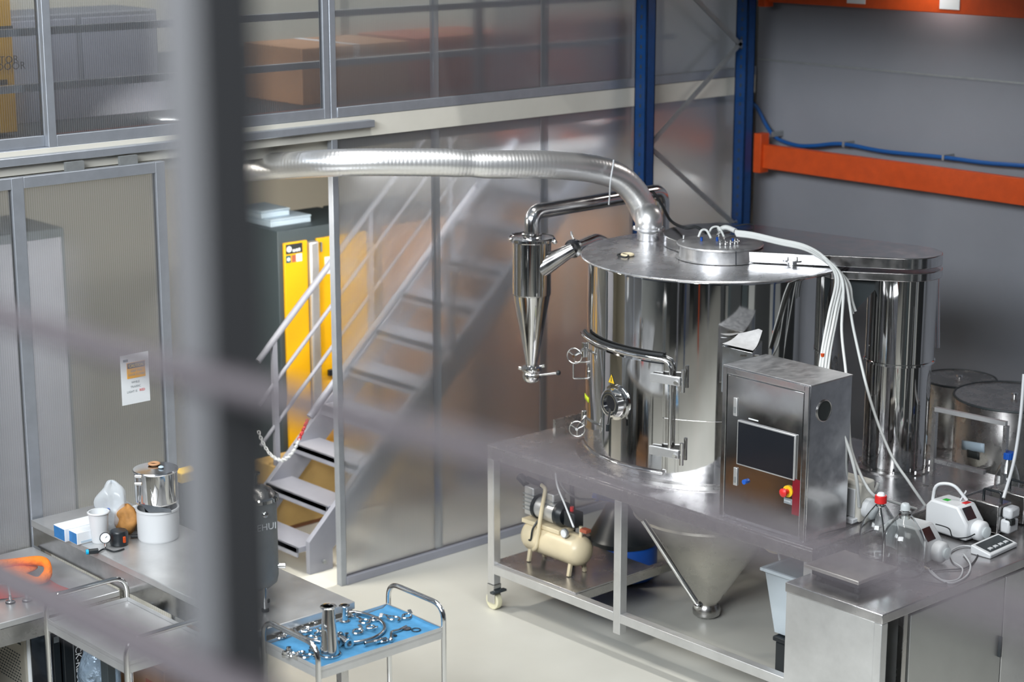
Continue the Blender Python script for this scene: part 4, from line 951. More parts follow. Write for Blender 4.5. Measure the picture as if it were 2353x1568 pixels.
for (a_, b_) in (((tx0 - .02, ty0 - .02), (tx1 + .02, ty0)), ((tx0 - .02, ty1), (tx1 + .02, ty1 + .02)), ((tx0 - .02, ty0), (tx0, ty1)), ((tx1, ty0), (tx1 + .02, ty1))):
    m.box(a_[0], b_[0], a_[1], b_[1], .655, .672)
part('tub_rim', m, 'tub', tb, bevel=.003)
part('black_fitting', MB().sphere((tx0 + .07, ty0 + .10, .365), .028), 'black', label='black round fitting lying in the cloudy tub', cat='fitting')
ds = thing('dosing_box', 'white junction box hanging under the frame by the cone', 'junction box', P(1800, 1245, d=9.9))
q = P(1800, 1243, d=9.9); part('box_body', MB().box(q.x - .05, q.x + .05, q.y - .06, q.y + .06, q.z - .04, q.z + .05), 'white', ds, bevel=.006)
part('box_lid', MB().box(q.x - .055, q.x - .051, q.y - .055, q.y + .055, q.z - .035, q.z + .045), 'paper', ds, bevel=.002)
cable('drain_hose', px((1752, 1225, 9.9), (1760, 1258, 9.8), (1785, 1270, 9.75), (1810, 1262, 9.75)), .009, 'ivory', 'cream hose loop under the frame beside the cone', 'hose')
cable('drain_hose', px((1788, 1262, 9.7), (1793, 1290, 9.7), (1800, 1312, 9.75)), .006, 'cable', 'white hose end hanging down into the cloudy tub', 'hose')

# ------------------------------------------------------------------ right bench
ZB = .87
B0 = 6.50; B1 = 8.50; BY0, BY1 = 4.815, 5.36
rb = thing('steel_workbench', 'long stainless workbench at the right front with a solid end panel', 'workbench', (7.5, 5.1, 0))
part('bench_top', MB().box(B0, B1 + .2, BY0, BY1, ZB - .045, ZB), 'top', rb, bevel=.004)
part('end_panel', MB().box(B0 + .005, B0 + .025, BY0 + .045, BY1 - .005, .06, ZB - .046), 'steel_lite', rb, bevel=.002)
part('leg', MB().box(B0 + .002, B0 + .045, BY0 + .002, BY0 + .044, 0, ZB - .046), 'steel_lite', rb, bevel=.003)
part('leg', MB().box(B0 + .17, B0 + .20, BY0 + .01, BY0 + .04, 0, ZB - .046), 'steel', rb, bevel=.002)
part('lower_shelf', MB().box(B0 + .03, B0 + .17, BY0 + .05, BY1 - .02, .38, .395), 'steel', rb)
part('lower_shelf', MB().box(B0 + .03, B0 + .17, BY0 + .05, BY1 - .02, .10, .115), 'steel', rb)
cdb = part('cupboard', MB().box(B0 + .215, B1, BY0 + .03, BY1 - .01, .08, ZB - .046), 'steel_lite', rb, bevel=.003)
part('cupboard_door', MB().box(B0 + .225, B0 + .94, BY0 + .012, BY0 + .029, .10, ZB - .065), mat('pale_steel_door', (.55, .56, .55), .38, .75, var=.05, vscale=3), cdb, bevel=.003)
part('cupboard_door', MB().box(B0 + .95, B0 + 1.65, BY0 + .012, BY0 + .029, .10, ZB - .065), M['steel_lite'], cdb, bevel=.003)
part('door_handle', MB().box(B0 + .91, B0 + .925, BY0 - .005, BY0 + .011, .42, .52), 'dark', cdb, bevel=.002)
part('back_board', MB().box(B0 + .03, B0 + .215, BY1 - .02, BY1 - .008, .1, ZB - .05), 'dark', rb)
q = P(1995, 1500, y=5.0); cable('shelf_wire', [Vector((6.62, 4.95, .40)), Vector((6.66, 5.05, .47)), Vector((6.69, 5.12, .52))], .004, 'cable', 'white wire on the open shelf at the end of the workbench')
# rear steel table behind the bench
rt = thing('steel_table', 'dark steel table behind the workbench carrying the large pot', 'table', (8.2, 5.75, 0))
part('table_top', MB().box(7.20, 9.3, 5.40, 6.30 - .01, .80, .84) if False else MB().box(8.42, 9.5, 5.42, 6.6, .76, .80), 'steel', rt, bevel=.004)
for x in (8.45, 9.43):
    for y in (5.45, 6.52): part('leg', MB().box(x, x + .045, y, y + .045, 0, .759), 'steel', rt, bevel=.003)
part('lower_shelf', MB().box(8.5, 9.43, 5.5, 6.52, .25, .27), 'steel', rt)
wb = thing('instrument_table', 'steel instrument table between the workbench and the frame with the white pumps on it', 'table', (7.9, 5.38, 0)) if False else None

# stock pots
PX, PY = 8.92, 5.80
def pot(x, y, r, z0, z1, lb, withlid=True):
    t = thing('stock_pot', lb, 'pot', (x, y, z0))
    part('pot_body', MB().lathe([(0, z0), (r - .01, z0), (r, z0 + .012), (r, z1), (r - .004, z1), (r - .004, z0 + .02), (0, z0 + .02)] if not withlid else [(0, z0), (r - .01, z0), (r, z0 + .012), (r, z1), (0, z1)], (x, y, 0), n=60), 'steel', t)
    l = part('pot_lid', MB().lathe([(r + .002, z1 - .03), (r + .012, z1 - .028), (r + .012, z1 + .004), (r + .004, z1 + .010), (r - .01, z1 + .006), (0, z1 + .004)], (x, y, 0), n=60), 'steel', t)
    part('lid_rim', MB().tube([Vector((x + (r + .008) * math.cos(a), y + (r + .008) * math.sin(a), z1 + .008)) for a in [2 * math.pi * k / 60 for k in range(60)]], .007, 6, closed=True), 'dark', l)
    part('lid_knob', MB().lathe([(0, z1 + .004), (.010, z1 + .004), (.010, z1 + .018), (.020, z1 + .022), (.018, z1 + .032), (0, z1 + .034)], (x, y, 0), n=20), 'fit', l)
    return t
bp_ = pot(PX, PY, .315, .80, 1.20, 'wide dark steel stock pot with a flat lid at the right edge behind the bottles')
q = P(2228, 1022, d=10.45)
nv = (Vector((PX, PY, 0)) - EYE); nv.z = 0; nv.normalize()
def potp(px_, py_): 
    w = P(px_, py_, d=1) - EYE; a_ = w.x * w.x + w.y * w.y; ex, ey = EYE.x - PX, EYE.y - PY
    b_ = 2 * (ex * w.x + ey * w.y); c_ = ex * ex + ey * ey - .3165 ** 2; t_ = (-b_ - math.sqrt(max(0, b_ * b_ - 4 * a_ * c_))) / (2 * a_)
    return EYE + w * t_
for (x0, y0, x1, y1, mm) in ((2210, 1012, 2262, 1033, 'bluegrey'), (2222, 1033, 2250, 1050, 'ink')):
    m = MB().grid(lambda u, v: potp(x0 + (x1 - x0) * u, y0 + (y1 - y0) * v + 8 * u), 5, 2); part('pot_label', m, mm, bp_, solid=.001)
p2_ = pot(9.15, 6.32, .20, .80, 1.16, 'second steel stock pot, half hidden behind the wide one and the column')
q = P(2132, 835, d=11.5); part('yellow_tag', MB().sphere(q, .014), 'yplastic', p2_)
# tubular stand in front of the pot
sd_ = thing('tubular_stand', 'square-tube stand in front of the wide stock pot', 'stand', P(2150, 1120, d=10.1))
a, b = P(2150, 940, d=10.05), P(2313, 974, d=9.75)
m = MB().bar(a, b, .022, .022); part('top_bar', m, 'steel_lite', sd_)
c, d_ = P(2150, 1058, d=10.05), P(2262, 1086, d=9.85)
part('lower_bar', MB().bar(c, d_, .022, .022), 'steel', sd_)
for p_ in (a, b): part('leg', MB().bar((p_.x, p_.y, ZB if p_ is b else .0), (p_.x, p_.y, p_.z - .011), .022, .022), 'steel', sd_)
e, f_ = P(2122, 1128, d=9.95), P(2285, 1075, d=10.55)
part('cross_beam', MB().bar(e, f_, .04, .05), 'steel', sd_)

# bench scale
def local(o, fn): return fn
BS = thing('bench_scale', 'flat steel platform scale on the near corner of the workbench', 'scale', (6.755, 5.19, ZB), rot=0)
part('base', MB().box(-.115, .115, -.135, .135, .012, .040), 'black', BS, local=True, bevel=.008)
part('platform', MB().box(-.145, .145, -.155, .155, .046, .064), mat('scale_steel', (.70, .67, .62), .38, .9, var=.15, vscale=9, rvar=.06), BS, local=True, bevel=.004)
for x in (-.09, .09):
    for y in (-.11, .11): part('foot', MB().cyl((x, y, 0), (x, y, .012), .014), 'rubber', BS, local=True)
part('post', MB().cyl((0, 0, .040), (0, 0, .046), .06), 'dark', BS, local=True)

# bottles
def bottle(x, y, z0, r, h, lb, cap_, water=.0, neck=.022, name='glass_bottle'):
    t = thing(name, lb, 'bottle', (x, y, z0))
    hb = h * .60
    pr_ = [(0, .004), (r * .9, .003), (r * .985, .012), (r, .03), (r, hb * .88), (r * .96, hb), (r * .80, hb + .035), (r * .50, hb + .075), (neck * 1.15, hb + .105), (neck, h - .035), (neck, h - .006), (neck * 1.2, h - .004), (neck * 1.2, h)]
    w_ = .003
    inner = [(max(0, a_ - w_), b_ + (w_ * 2 if b_ < .02 else 0)) for a_, b_ in pr_][::-1]
    part('glass_body', MB().lathe(pr_ + inner, (0, 0, 0), n=40), 'glass', t, local=True, sharp=70)
    if water: part('liquid', MB().lathe([(0, .0115), (r * .9 - .005, .0115), (r - .0045, .028), (r - .0045, water), (0, water)], n=36), 'water', t, local=True)
    if cap_:
        c = part('cap', MB().lathe([(0, h + .012), (neck * 1.45, h + .012), (neck * 1.5, h + .008), (neck * 1.5, h - .022), (neck * 1.3, h - .024)], n=24), cap_, t, local=True)
        rd = MB()
        for k in range(18):
            a_ = 2 * math.pi * k / 18; rd.box(neck * 1.5 * math.cos(a_) - .001, neck * 1.5 * math.cos(a_) + .001, neck * 1.5 * math.sin(a_) - .001, neck * 1.5 * math.sin(a_) + .001, h - .02, h + .006)
        part('cap_ribs', rd, cap_, c, local=True)
    return t
q1 = P(2012, 1312, z=ZB); q1 = Vector((6.97, 5.22, ZB))
b1 = P(2013, 1300, z=ZB); b2 = P(2075, 1330, z=ZB)
def basec(px_, py_front, r):
    f = P(px_, py_front, z=ZB); u = Vector((f.x, f.y, 0)).normalized(); return f + u * r
c1 = basec(2016, 1322, .092); c2 = basec(2072, 1336, .105)
g1 = bottle(c1.x, c1.y, ZB, .090, .335, 'clear glass bottle with a red cap, a little water in it, beside the scale', None, .085, .020)
rc_ = P(2022, 1163, x=c1.x)
part('cap', MB().lathe([(0, .352), (.026, .352), (.028, .347), (.028, .318), (.025, .316)], n=24), 'red', g1, local=True)
part('cap_top', MB().lathe([(0, .364), (.014, .364), (.018, .358), (.020, .3525)], n=24), 'paper', g1, local=True)
for i, (dx, dy) in enumerate(((.0, .0), (.012, .01))): part('dip_tube', MB().tube(spline([(dx, dy, .36), (dx, dy, .30), (dx + .01, dy - .02, .16), (dx + .03 * (i - .5), dy - .03, .02)], 6), .0035, 6), 'tube', g1, local=True)
g2 = bottle(c2.x, c2.y, ZB, .098, .30, 'wide clear glass bottle without a cap, standing in front of the red-capped one', None, .05, .024)
part('stopper', MB().lathe([(0, .305), (.022, .305), (.022, .325), (.016, .335), (0, .337)], n=20), 'tube', g2, local=True)
c3 = P(2312, 1160, z=ZB); 
bb_ = P(2310, 1150, d=9.35)
g3 = bottle(8.13, 5.30, ZB, .062, .285, 'glass bottle with a blue cap at the right edge behind the pumps', 'bluep', .0, .019)

# peristaltic pumps
def pump(lb, disp=True, green=False, handle=False):
    t = thing('peristaltic_pump', lb, 'pump', (0, 0, 0), group='white peristaltic pumps on the workbench')
    m = MB(); w_, L_, H = .068, .25, .165
    prof = [(0, .008), (L_, .008), (L_, H * .80), (L_ - .03, H), (.06, H), (0, H * .55)]
    v = [(-w_, a_, b_) for a_, b_ in prof] + [(w_, a_, b_) for a_, b_ in prof]; n = len(prof)
    m.add(v, [tuple(range(n))[::-1], tuple(range(n, 2 * n))] + [(i, (i + 1) % n, n + (i + 1) % n, n + i) for i in range(n)])
    part('pump_body', m, 'white', t, local=True, bevel=.010)
    for x in (-.05, .05):
        for y in (.03, L_ - .03): part('foot', MB().cyl((x, y, 0), (x, y, .008), .010), 'rubber', t, local=True)
    if disp:
        s0, s1 = Vector((0, .006, H * .57)), Vector((0, .056, H * .985)); up = (s1 - s0).normalized(); nn = Vector((0, -up.z, up.y))
        part('display', MB().plate([s0 + up * .012 + nn * .004 + Vector((-.045, 0, 0)), s0 + up * .012 + nn * .004 + Vector((.020, 0, 0)), s1 - up * .008 + nn * .004 + Vector((.020, 0, 0)), s1 - up * .008 + nn * .004 + Vector((-.045, 0, 0))], .002), 'screen', t, local=True)
    hd = part('pump_head', MB().lathe([(0, 0), (.045, 0), (.050, .008), (.050, .040), (.038, .052), (0, .054)], (.005, -.001, .055), (0, -1, 0), n=24), 'white', t, local=True)
    part('head_cover', MB().lathe([(0, .054), (.026, .054), (.030, .066), (.020, .072), (0, .072)], (.005, -.001, .055), (0, -1, 0), n=18), 'tube', hd, local=True)
    if green:
        part('green_sticker', MB().box(-.03, 0, .15, .18, H + .0002, H + .0015), 'green', t, local=True)
        part('red_sticker', MB().box(.0, .045, .065, .09, H + .0002, H + .0015), 'red', t, local=True)
        part('white_lever', MB().bar((.03, .12, H), (.045, .10, H + .05), .015, .006), 'white', t, local=True)
    if handle:
        part('carry_handle', MB().tube(rounded([(-.04, .23, H - .01), (-.04, .22, H + .075), (.0, .14, H + .085), (.03, .08, H + .01)], .04, 5), .008, 10), 'white', t, local=True)
    return t
pA = pump('white pump with a small display, standing behind the two glass bottles')
pA.location = (7.22, 5.07, ZB); pA.rotation_euler = (0, 0, .05)
pB = pump('largest looking white pump, with a green and a red sticker and a carry handle', green=True, handle=True)
pB.location = (7.61, 5.12, ZB); pB.rotation_euler = (0, 0, -.05)
def small_head(x, y, lb, dk=True):
    t = thing('pump_drive', lb, 'pump', (x, y, ZB), group='dark pump drives with white heads')
    part('drive_body', MB().box(-.055, .055, .005, .20, .006, .15), 'steel', t, local=True, bevel=.006)
    part('black_handle', MB().tube(rounded([(0, .03, .15), (0, .03, .20), (0, .13, .20), (0, .13, .15)], .015, 4), .007, 8), 'black', t, local=True)
    h = part('pump_head', MB().box(-.042, .042, -.05, .004, .015, .085), 'white', t, local=True, bevel=.012)
    part('head_top', MB().box(-.038, .042, -.055, .0, .088, .145), 'white', h, local=True, bevel=.014)
    part('head_gap', MB().box(-.035, .0, -.057, -.02, .06, .09), 'ink', h, local=True, bevel=.004)
    for sx_ in (-.04, .04): part('foot', MB().cyl((sx_, .1, 0), (sx_, .1, .006), .012), 'rubber', t, local=True)
    return t
small_head(7.80, 5.08, 'steel pump drive with a white head, left of the pair at the right edge')
small_head(8.02, 5.08, 'steel pump drive with a white head, cut by the right picture edge')
# white dosing units right of the control cabinet
u1 = thing('dosing_unit', 'cream-white dosing unit standing on the frame right beside the control cabinet', 'dosing unit', (7.02, 5.60, ZT))
q = P(1900, 1180, d=9.45)
ux, uy = 7.22, 5.61
u1.location = (0, 0, 0); INV[u1] = Matrix()
zq = P(1900, 1140, x=ux).z
m = MB().box(7.20, 7.32, 5.50, 5.72, ZT + .001, ZT + .20); part('unit_body', m, 'cream', u1, bevel=.012)
part('face_plate', MB().box(7.188, 7.199, 5.52, 5.70, ZT + .03, ZT + .17), 'white', u1, bevel=.004)
part('head', MB().lathe([(0, 0), (.05, 0), (.05, .03), (.03, .045), (0, .045)], (7.26, 5.498, ZT + .07), (0, -1, 0), n=24), 'white', u1)
q = P(1948, 1140, d=9.6)
ux = thing('mains_plug_block', 'white mains adapter block behind the cream dosing unit', 'adapter', P(1950, 1165, z=ZT))
qq = P(1950, 1168, z=ZT); part('block', MB().box(qq.x - .04, qq.x + .04, qq.y - .05, qq.y + .05, ZT + .001, ZT + .075), 'white', ux, bevel=.008)
part('plug', MB().cyl((qq.x, qq.y + .01, ZT + .076), (qq.x - .01, qq.y + .03, ZT + .135), .028, .012), 'hose', ux)
part('socket', MB().cyl((qq.x - .02, qq.y - .051, ZT + .035), (qq.x - .02, qq.y - .058, ZT + .035), .012), 'black', ux)
# power strip on the frame edge
pw = thing('power_strip', 'white power strip lying on the frame behind the red-capped bottle', 'power strip', P(1975, 1195, z=ZT))
a, b = P(1950, 1198, z=ZT + .015), P(2000, 1180, z=ZT + .015); part('strip', MB().bar(a, b, .05, .025), 'paper', pw, bevel=.004)
part('switch', MB().bar(b - (b - a) * .15, b - (b - a) * .05, .02, .030), 'red', pw)
# scale controller
q = P(2292, 1268, z=ZB)
kc = thing('scale_display', 'grey keypad display unit lying on the bench in front of the pumps', 'display unit', (q.x, q.y + .02, ZB), rot=0.05)
m = MB(); v = [(-.12, -.055, 0), (.12, -.055, 0), (.12, .055, 0), (-.12, .055, 0), (-.12, -.055, .022), (.12, -.055, .022), (.12, .055, .045), (-.12, .055, .045)]
m.add(v, [(3, 2, 1, 0), (4, 5, 6, 7), (0, 1, 5, 4), (1, 2, 6, 5), (2, 3, 7, 6), (3, 0, 4, 7)])
part('case', m, 'white', kc, local=True, bevel=.006)
m = MB(); sl_ = .023 / .11
def kz(y, o_=.0005): return .022 + (y + .055) * sl_ + o_
m.add([(-.10, -.04, kz(-.04)), (.10, -.04, kz(-.04)), (.10, .04, kz(.04)), (-.10, .04, kz(.04)), (-.10, -.04, kz(-.04, .002)), (.10, -.04, kz(-.04, .002)), (.10, .04, kz(.04, .002)), (-.10, .04, kz(.04, .002))], [(4, 5, 6, 7), (0, 1, 5, 4), (1, 2, 6, 5), (2, 3, 7, 6), (3, 0, 4, 7)])
kp = part('keypad', m, 'dark', kc, local=True)
for k in range(4): part('key', MB().box(-.08 + k * .045, -.055 + k * .045, -.03, -.012, kz(-.03, .002), kz(-.012, .004)), 'hose', kp, local=True)
# cords on the bench
def on(z, *a): return [P(x, y, z=z) for x, y in a]
cable('clear_tube', on(ZB + .006, (2130, 1305), (2150, 1325), (2185, 1340), (2220, 1325), (2230, 1300), (2215, 1275)), .0045, 'hose', 'pale tube curling over the bench right of the bottles', 'tube')
cable('clear_tube', on(ZB + .007, (2140, 1312), (2165, 1333), (2200, 1332), (2212, 1308), (2190, 1290), (2185, 1268), (2215, 1255), (2262, 1262)), .004, 'hose', 'pale tube loop reaching the keypad display unit', 'tube')
cable('black_cable', on(ZB + .005, (2105, 1270), (2130, 1300), (2150, 1322), (2175, 1340), (2160, 1342), (2100, 1332)), .0035, 'rubber', 'black cord crossing the pale tubes on the bench')
cable('black_cable', on(ZB + .005, (2250, 1250), (2245, 1280), (2220, 1305), (2170, 1310), (2120, 1316)), .003, 'rubber', 'thin black cord running from the keypad unit to the bottles')
cable('black_cable', px((2150, 1205, 9.3), (2180, 1215, 9.25), (2190, 1235, 9.2), (2220, 1236, 9.15), (2240, 1228, 9.1)), .003, 'rubber', 'black cord hanging between the two white pumps')
cable('tan_tube', on(ZB + .006, (2122, 1288), (2120, 1298), (2128, 1306), (2136, 1308)), .005, 'ivory', 'short tan tube end by the wide bottle', 'tube')
cable('black_cable', px((1893, 1235, 9.2), (1905, 1260, 9.1), (1912, 1280, 9.05), (1885, 1300, 9.0)), .006, 'rubber', 'black cord dropping behind the platform scale')
cable('black_cable', on(ZT + .006, (1870, 1235), (1905, 1232), (1950, 1210), (1985, 1195)), .004, 'rubber', 'black cord lying along the frame to the power strip')
bk = thing('black_adapter', 'flat black adapter on the bench behind the scale', 'adapter', P(1960, 1262, z=ZB))
q = P(1962, 1272, z=ZB); part('case', MB().box(q.x - .05, q.x + .06, q.y - .05, q.y + .04, ZB + .0005, ZB + .035), 'black', bk, bevel=.006)
part('cord', MB().tube(spline([(q.x, q.y - .05, ZB + .02), (q.x + .02, q.y - .10, ZB + .01), (q.x + .10, q.y - .12, ZB + .006)], 6), .004, 6), 'rubber', bk)
wc = thing('glass_beaker', 'round clear beaker between the scale and the black adapter', 'beaker', P(1925, 1285, z=ZB))
q = P(1925, 1285, z=ZB); part('beaker_wall', MB().lathe([(0, ZB + .001), (.038, ZB + .001), (.04, ZB + .01), (.04, ZB + .09), (.037, ZB + .09), (.037, ZB + .006), (0, ZB + .006)], (q.x, q.y, 0), n=28), 'glass', wc)
part('beaker_base_ring', MB().lathe([(.041, ZB + .0), (.043, ZB + .0), (.043, ZB + .006), (.041, ZB + .006)], (q.x, q.y, 0), n=28), 'tube', wc)
# ------------------------------------------------------------------ left benches
Z1 = .88; X1a, X1b, Y1a, Y1b = 4.385, 4.895, 6.45, 8.40
b1_ = thing('long_steel_bench', 'long stainless bench along the left, running up to the sliding door', 'bench', (4.64, 7.4, 0))
part('bench_top', MB().box(X1a, X1b, Y1a, Y1b, Z1 - .035, Z1), 'steel_lite', b1_, bevel=.004)
part('apron', MB().box(X1a + .004, X1a + .012, Y1a + .01, Y1b - .01, Z1 - .13, Z1 - .036), 'mirror2', b1_)
part('apron', MB().box(X1a + .02, X1b - .01, Y1a + .006, Y1a + .014, Z1 - .10, Z1 - .036), 'steel', b1_)
for x in (X1a + .02, X1b - .06):
    for y in (Y1a + .03, Y1b - .08): part('leg', MB().box(x, x + .04, y, y + .04, 0, Z1 - .036), 'steel', b1_, bevel=.003)
part('lower_shelf', MB().box(X1a + .03, X1b - .02, Y1a + .03, Y1b - .03, .20, .22), 'steel', b1_)
Z2 = .75; X2a, X2b, Y2a, Y2b = 2.6, 4.375, 7.56, 8.38
b2_ = thing('low_steel_bench', 'lower stainless bench at the left edge, meeting the long one at a corner', 'bench', (3.6, 8.0, 0))
part('bench_top', MB().box(X2a, X2b, Y2a, Y2b, Z2 - .03, Z2), 'steel_lite', b2_, bevel=.004)
part('apron', MB().box(X2a, X2b, Y2a + .003, Y2a + .011, Z2 - .115, Z2 - .031), 'steel', b2_, bevel=.001)
for x in (X2a + .02, X2b - .06):
    for y in (Y2a + .03, Y2b - .08): part('leg', MB().box(x, x + .04, y, y + .04, 0, Z2 - .031), 'steel', b2_, bevel=.003)
part('lower_shelf', MB().box(X2a + .02, X2b - .02, Y2a + .08, Y2b - .02, .14, .16), 'steel', b2_)
def onz(px_, py_, z): return P(px_, py_, z=z)

# microwave oven and black box on the shelf below
q0 = P(62, 1460, z=.60)
mwx0, mwy0 = 3.985, 7.74
mo = thing('computer_tower', 'silver computer tower with a perforated side and glossy black front under the low bench', 'computer', (4.15, 8.0, .16))
mx1 = 4.20; zt = .555; yf = 7.74
qa = P(58, 1470, y=yf); qb = P(135, 1448, y=yf)
mx0 = qa.x; zt = qa.z + .03; mx1 = mx0 + .165
part('tower_case', MB().box(mx0, mx1, yf, yf + .42, .175, zt), 'oven', mo, bevel=.02)
for x in (mx0 + .03, mx1 - .03):
    for y in (yf + .05, yf + .37): part('foot', MB().cyl((x, y, .161), (x, y, .175), .015), 'rubber', mo)
part('front_bezel', MB().box(mx0 - .002, mx1, yf - .022, yf - .001, .18, zt + .002), 'paper', mo, bevel=.018)
part('front_cover', MB().box(mx0 + .010, mx1 - .045, yf - .030, yf - .023, .19, zt - .018), 'screen', mo, bevel=.003)
pn_ = part('control_panel', MB().box(mx1 - .043, mx1 - .006, yf - .030, yf - .023, .19, zt - .018), 'black', mo, bevel=.003)
part('panel_display', MB().box(mx1 - .038, mx1 - .012, yf - .032, yf - .0302, zt - .075, zt - .045), 'greyink', pn_)
hl = MB()
for r_ in range(10):
    for c_ in range(12):
        y = yf + .06 + c_ * .022 + (r_ % 2) * .011; z = zt - .13 - r_ * .016
        hl.box(mx0 - .0012, mx0 + .0, y, y + .012, z, z + .006)
part('side_vents', hl, 'dark', mo, kind='stuff')
vs_ = MB()
for k in range(2): vs_.box(mx0 - .0012, mx0, yf + .045, yf + .30, zt - .045 - k * .028, zt - .035 - k * .028)
part('side_slots', vs_, 'dark', mo)
xb0 = mx1 + .015
q = P(176, 1500, y=yf - .03); 
bb2 = thing('black_box', 'upright black box with white vertical lettering beside the computer tower', 'box', (mx1 + .1, yf, .16))
bw0 = P(137, 1500, y=7.70).x; bw1 = P(181, 1500, y=7.70).x
bw0 = max(bw0, mx1 + .006)
bw1 = bw0 + .10; 
part('box_body', MB().box(bw0, bw1, 7.70, 8.0, .161, .60), 'black', bb2, bevel=.004)
xc = (bw0 + bw1) / 2
text('lettering', 'CK-RECORD', .046, (xc + .008, 7.698, .475), (0, 0, -1), (1, 0, 0), 'paper', bb2)
part('line_mark', MB().box(xc - .003, xc + .000, 7.6985, 7.6995, .25, .50), 'greyink', bb2)
part('box_logo', MB().box(xc - .02, xc + .03, 7.6985, 7.6995, .545, .575), 'greyink', bb2)
fb = thing('film_bag', 'crumpled grey-blue film bag on the shelf under the long bench', 'bag', P(215, 1560, z=.25))
q = P(214, 1500, d=8.75)
def crumple(c, rx, ry, rz, seed, amp=.18, n=22):
    rr = random.Random(seed); ph = [rr.uniform(0, 6.3) for _ in range(8)]
    m = MB()
    def fn(u, v):
        th, a = math.pi * v, 2 * math.pi * u
        k = 1 + amp * (math.sin(3 * a + ph[0] + 2 * th) + .6 * math.sin(7 * a + ph[1]) * math.sin(th * 3 + ph[2]) + .5 * math.sin(5 * th + ph[3] + a))  * math.sin(th)
        return Vector((c[0] + rx * k * math.sin(th) * math.cos(a), c[1] + ry * k * math.sin(th) * math.sin(a), c[2] + rz * (1 + .3 * amp * math.sin(4 * a + ph[4])) * math.cos(th)))
    m.grid(fn, n * 2, n); bmesh.ops.remove_doubles(m.bm, verts=m.bm.verts, dist=1e-5); return m
part('bag', crumple((q.x + .115, q.y + .16, .42), .080, .12, .19, 3), 'silbag', fb, sub=1)
part('bag_tie', MB().lathe([(.012, 0), (.02, .004), (.012, .012)], (q.x + .115, q.y + .16, .60), n=16), 'paper', fb)
rod = thing('dark_board', 'narrow dark board standing behind the empty trolley', 'board', P(248, 1560, z=.3))
q = P(246, 1495, d=8.6); part('board', MB().box(q.x - .02, q.x + .02, q.y - .03, q.y + .03, .221, q.z + .05), 'dark', rod, bevel=.003)
cbx = thing('cardboard_carton', 'tan cardboard carton under the long bench, seen below the empty trolley tray', 'box', (4.6, 7.5, .22))

# ---- trolleys
def trolley(lb, x0, x1, y0, y1, z, along, cloth=False, name='steel_trolley'):
    """handles rise at both ends of the long side"""
    t = thing(name, lb, 'trolley', ((x0 + x1) / 2, (y0 + y1) / 2, 0), group='chrome trolleys in front of the benches')
    tray = MB().box(x0, x1, y0, y1, z - .004, z)
    part('upper_tray', tray, 'steel_lite', t)
    rim = MB(); e_ = .004
    rim.box(x0, x0 + e_, y0, y1, z + .0005, z + .018); rim.box(x1 - e_, x1, y0, y1, z + .0005, z + .018); rim.box(x0, x1, y0, y0 + e_, z + .0005, z + .018); rim.box(x0, x1, y1 - e_, y1, z + .0005, z + .018)
    rim.box(x0, x0 + e_, y0, y1, z - .035, z - .0045); rim.box(x1 - e_, x1, y0, y1, z - .035, z - .0045); rim.box(x0, x1, y0, y0 + e_, z - .035, z - .0045); rim.box(x0, x1, y1 - e_, y1, z - .035, z - .0045)
    part('tray_rim', rim, 'steel_lite', t, bevel=.001)
    part('lower_tray', MB().box(x0, x1, y0, y1, .196, .20), 'steel_lite', t)
    r_ = .0115; o_ = .006
    hz_ = z + .115
    if along == 'x': ends = [[(x0 - o_, y0), (x0 - o_, y1)], [(x1 + o_, y0), (x1 + o_, y1)]]
    else: ends = [[(x0, y0 - o_), (x1, y0 - o_)], [(x0, y1 + o_), (x1, y1 + o_)]]
    for (a_, b_) in ends:
        part('end_frame', MB().tube(rounded([(a_[0], a_[1], .09), (a_[0], a_[1], hz_), (b_[0], b_[1], hz_), (b_[0], b_[1], .09)], .075, 8), r_, 12), 'fit', t)
        for p_ in (a_, b_):
            c = part('caster', MB().cyl((p_[0] - .012, p_[1], .045), (p_[0] + .012, p_[1], .045), .045, n=20), 'black', t)
            part('fork', MB().box(p_[0] - .017, p_[0] - .013, p_[1] - .02, p_[1] + .02, .04, .095).box(p_[0] + .013, p_[0] + .017, p_[1] - .02, p_[1] + .02, .04, .095), 'steel', c)
    return t
TZ1 = .80; TZ = .82
trolley('empty chrome trolley in the lower left corner, its trays bare', 3.865, 4.27, 6.66, 7.31, TZ1, 'y')
tx = thing('cardboard_carton_label', None, None) if False else None
part('carton', MB().box(4.42, 4.85, 7.28, 7.75, .222, .42), 'cardboard', cbx, bevel=.004)
part('carton_flap', MB().box(4.415, 4.855, 7.28, 7.50, .421, .425), 'cardboard', cbx, bevel=.001)
part('red_print', MB().box(4.4185, 4.4195, 7.34, 7.44, .30, .34), 'redbrown', cbx)
X3a, X3b, Y3a, Y3b = 4.40, 5.055, 6.045, 6.425
trolley('chrome trolley with a blue cloth and loose steel fittings on its tray', X3a, X3b, Y3a, Y3b, TZ, 'x')
# blue cloth
cl = thing('blue_cloth', 'blue cloth spread on the tray of the fittings trolley', 'cloth', ((X3a + X3b) / 2, (Y3a + Y3b) / 2, TZ))
def clf(u, v):
    x = X3a + .008 + (X3b - X3a - .016) * u; y = Y3a + .008 + (Y3b - Y3a - .016) * v
    z = TZ + .004 + .0022 * math.sin(9 * u + 3 * v) * math.sin(7 * v + 1) + .0012 * math.sin(23 * u + 5 * v)
    if u > .965: z += .012 * (u - .965) / .035
    return Vector((x, y, z + .001))
part('cloth', MB().grid(clf, 60, 36), 'bluecloth', cl, solid=.0015)
ZC = TZ + .009
def C3(px_, py_, z=ZC): return P(px_, py_, z=z)
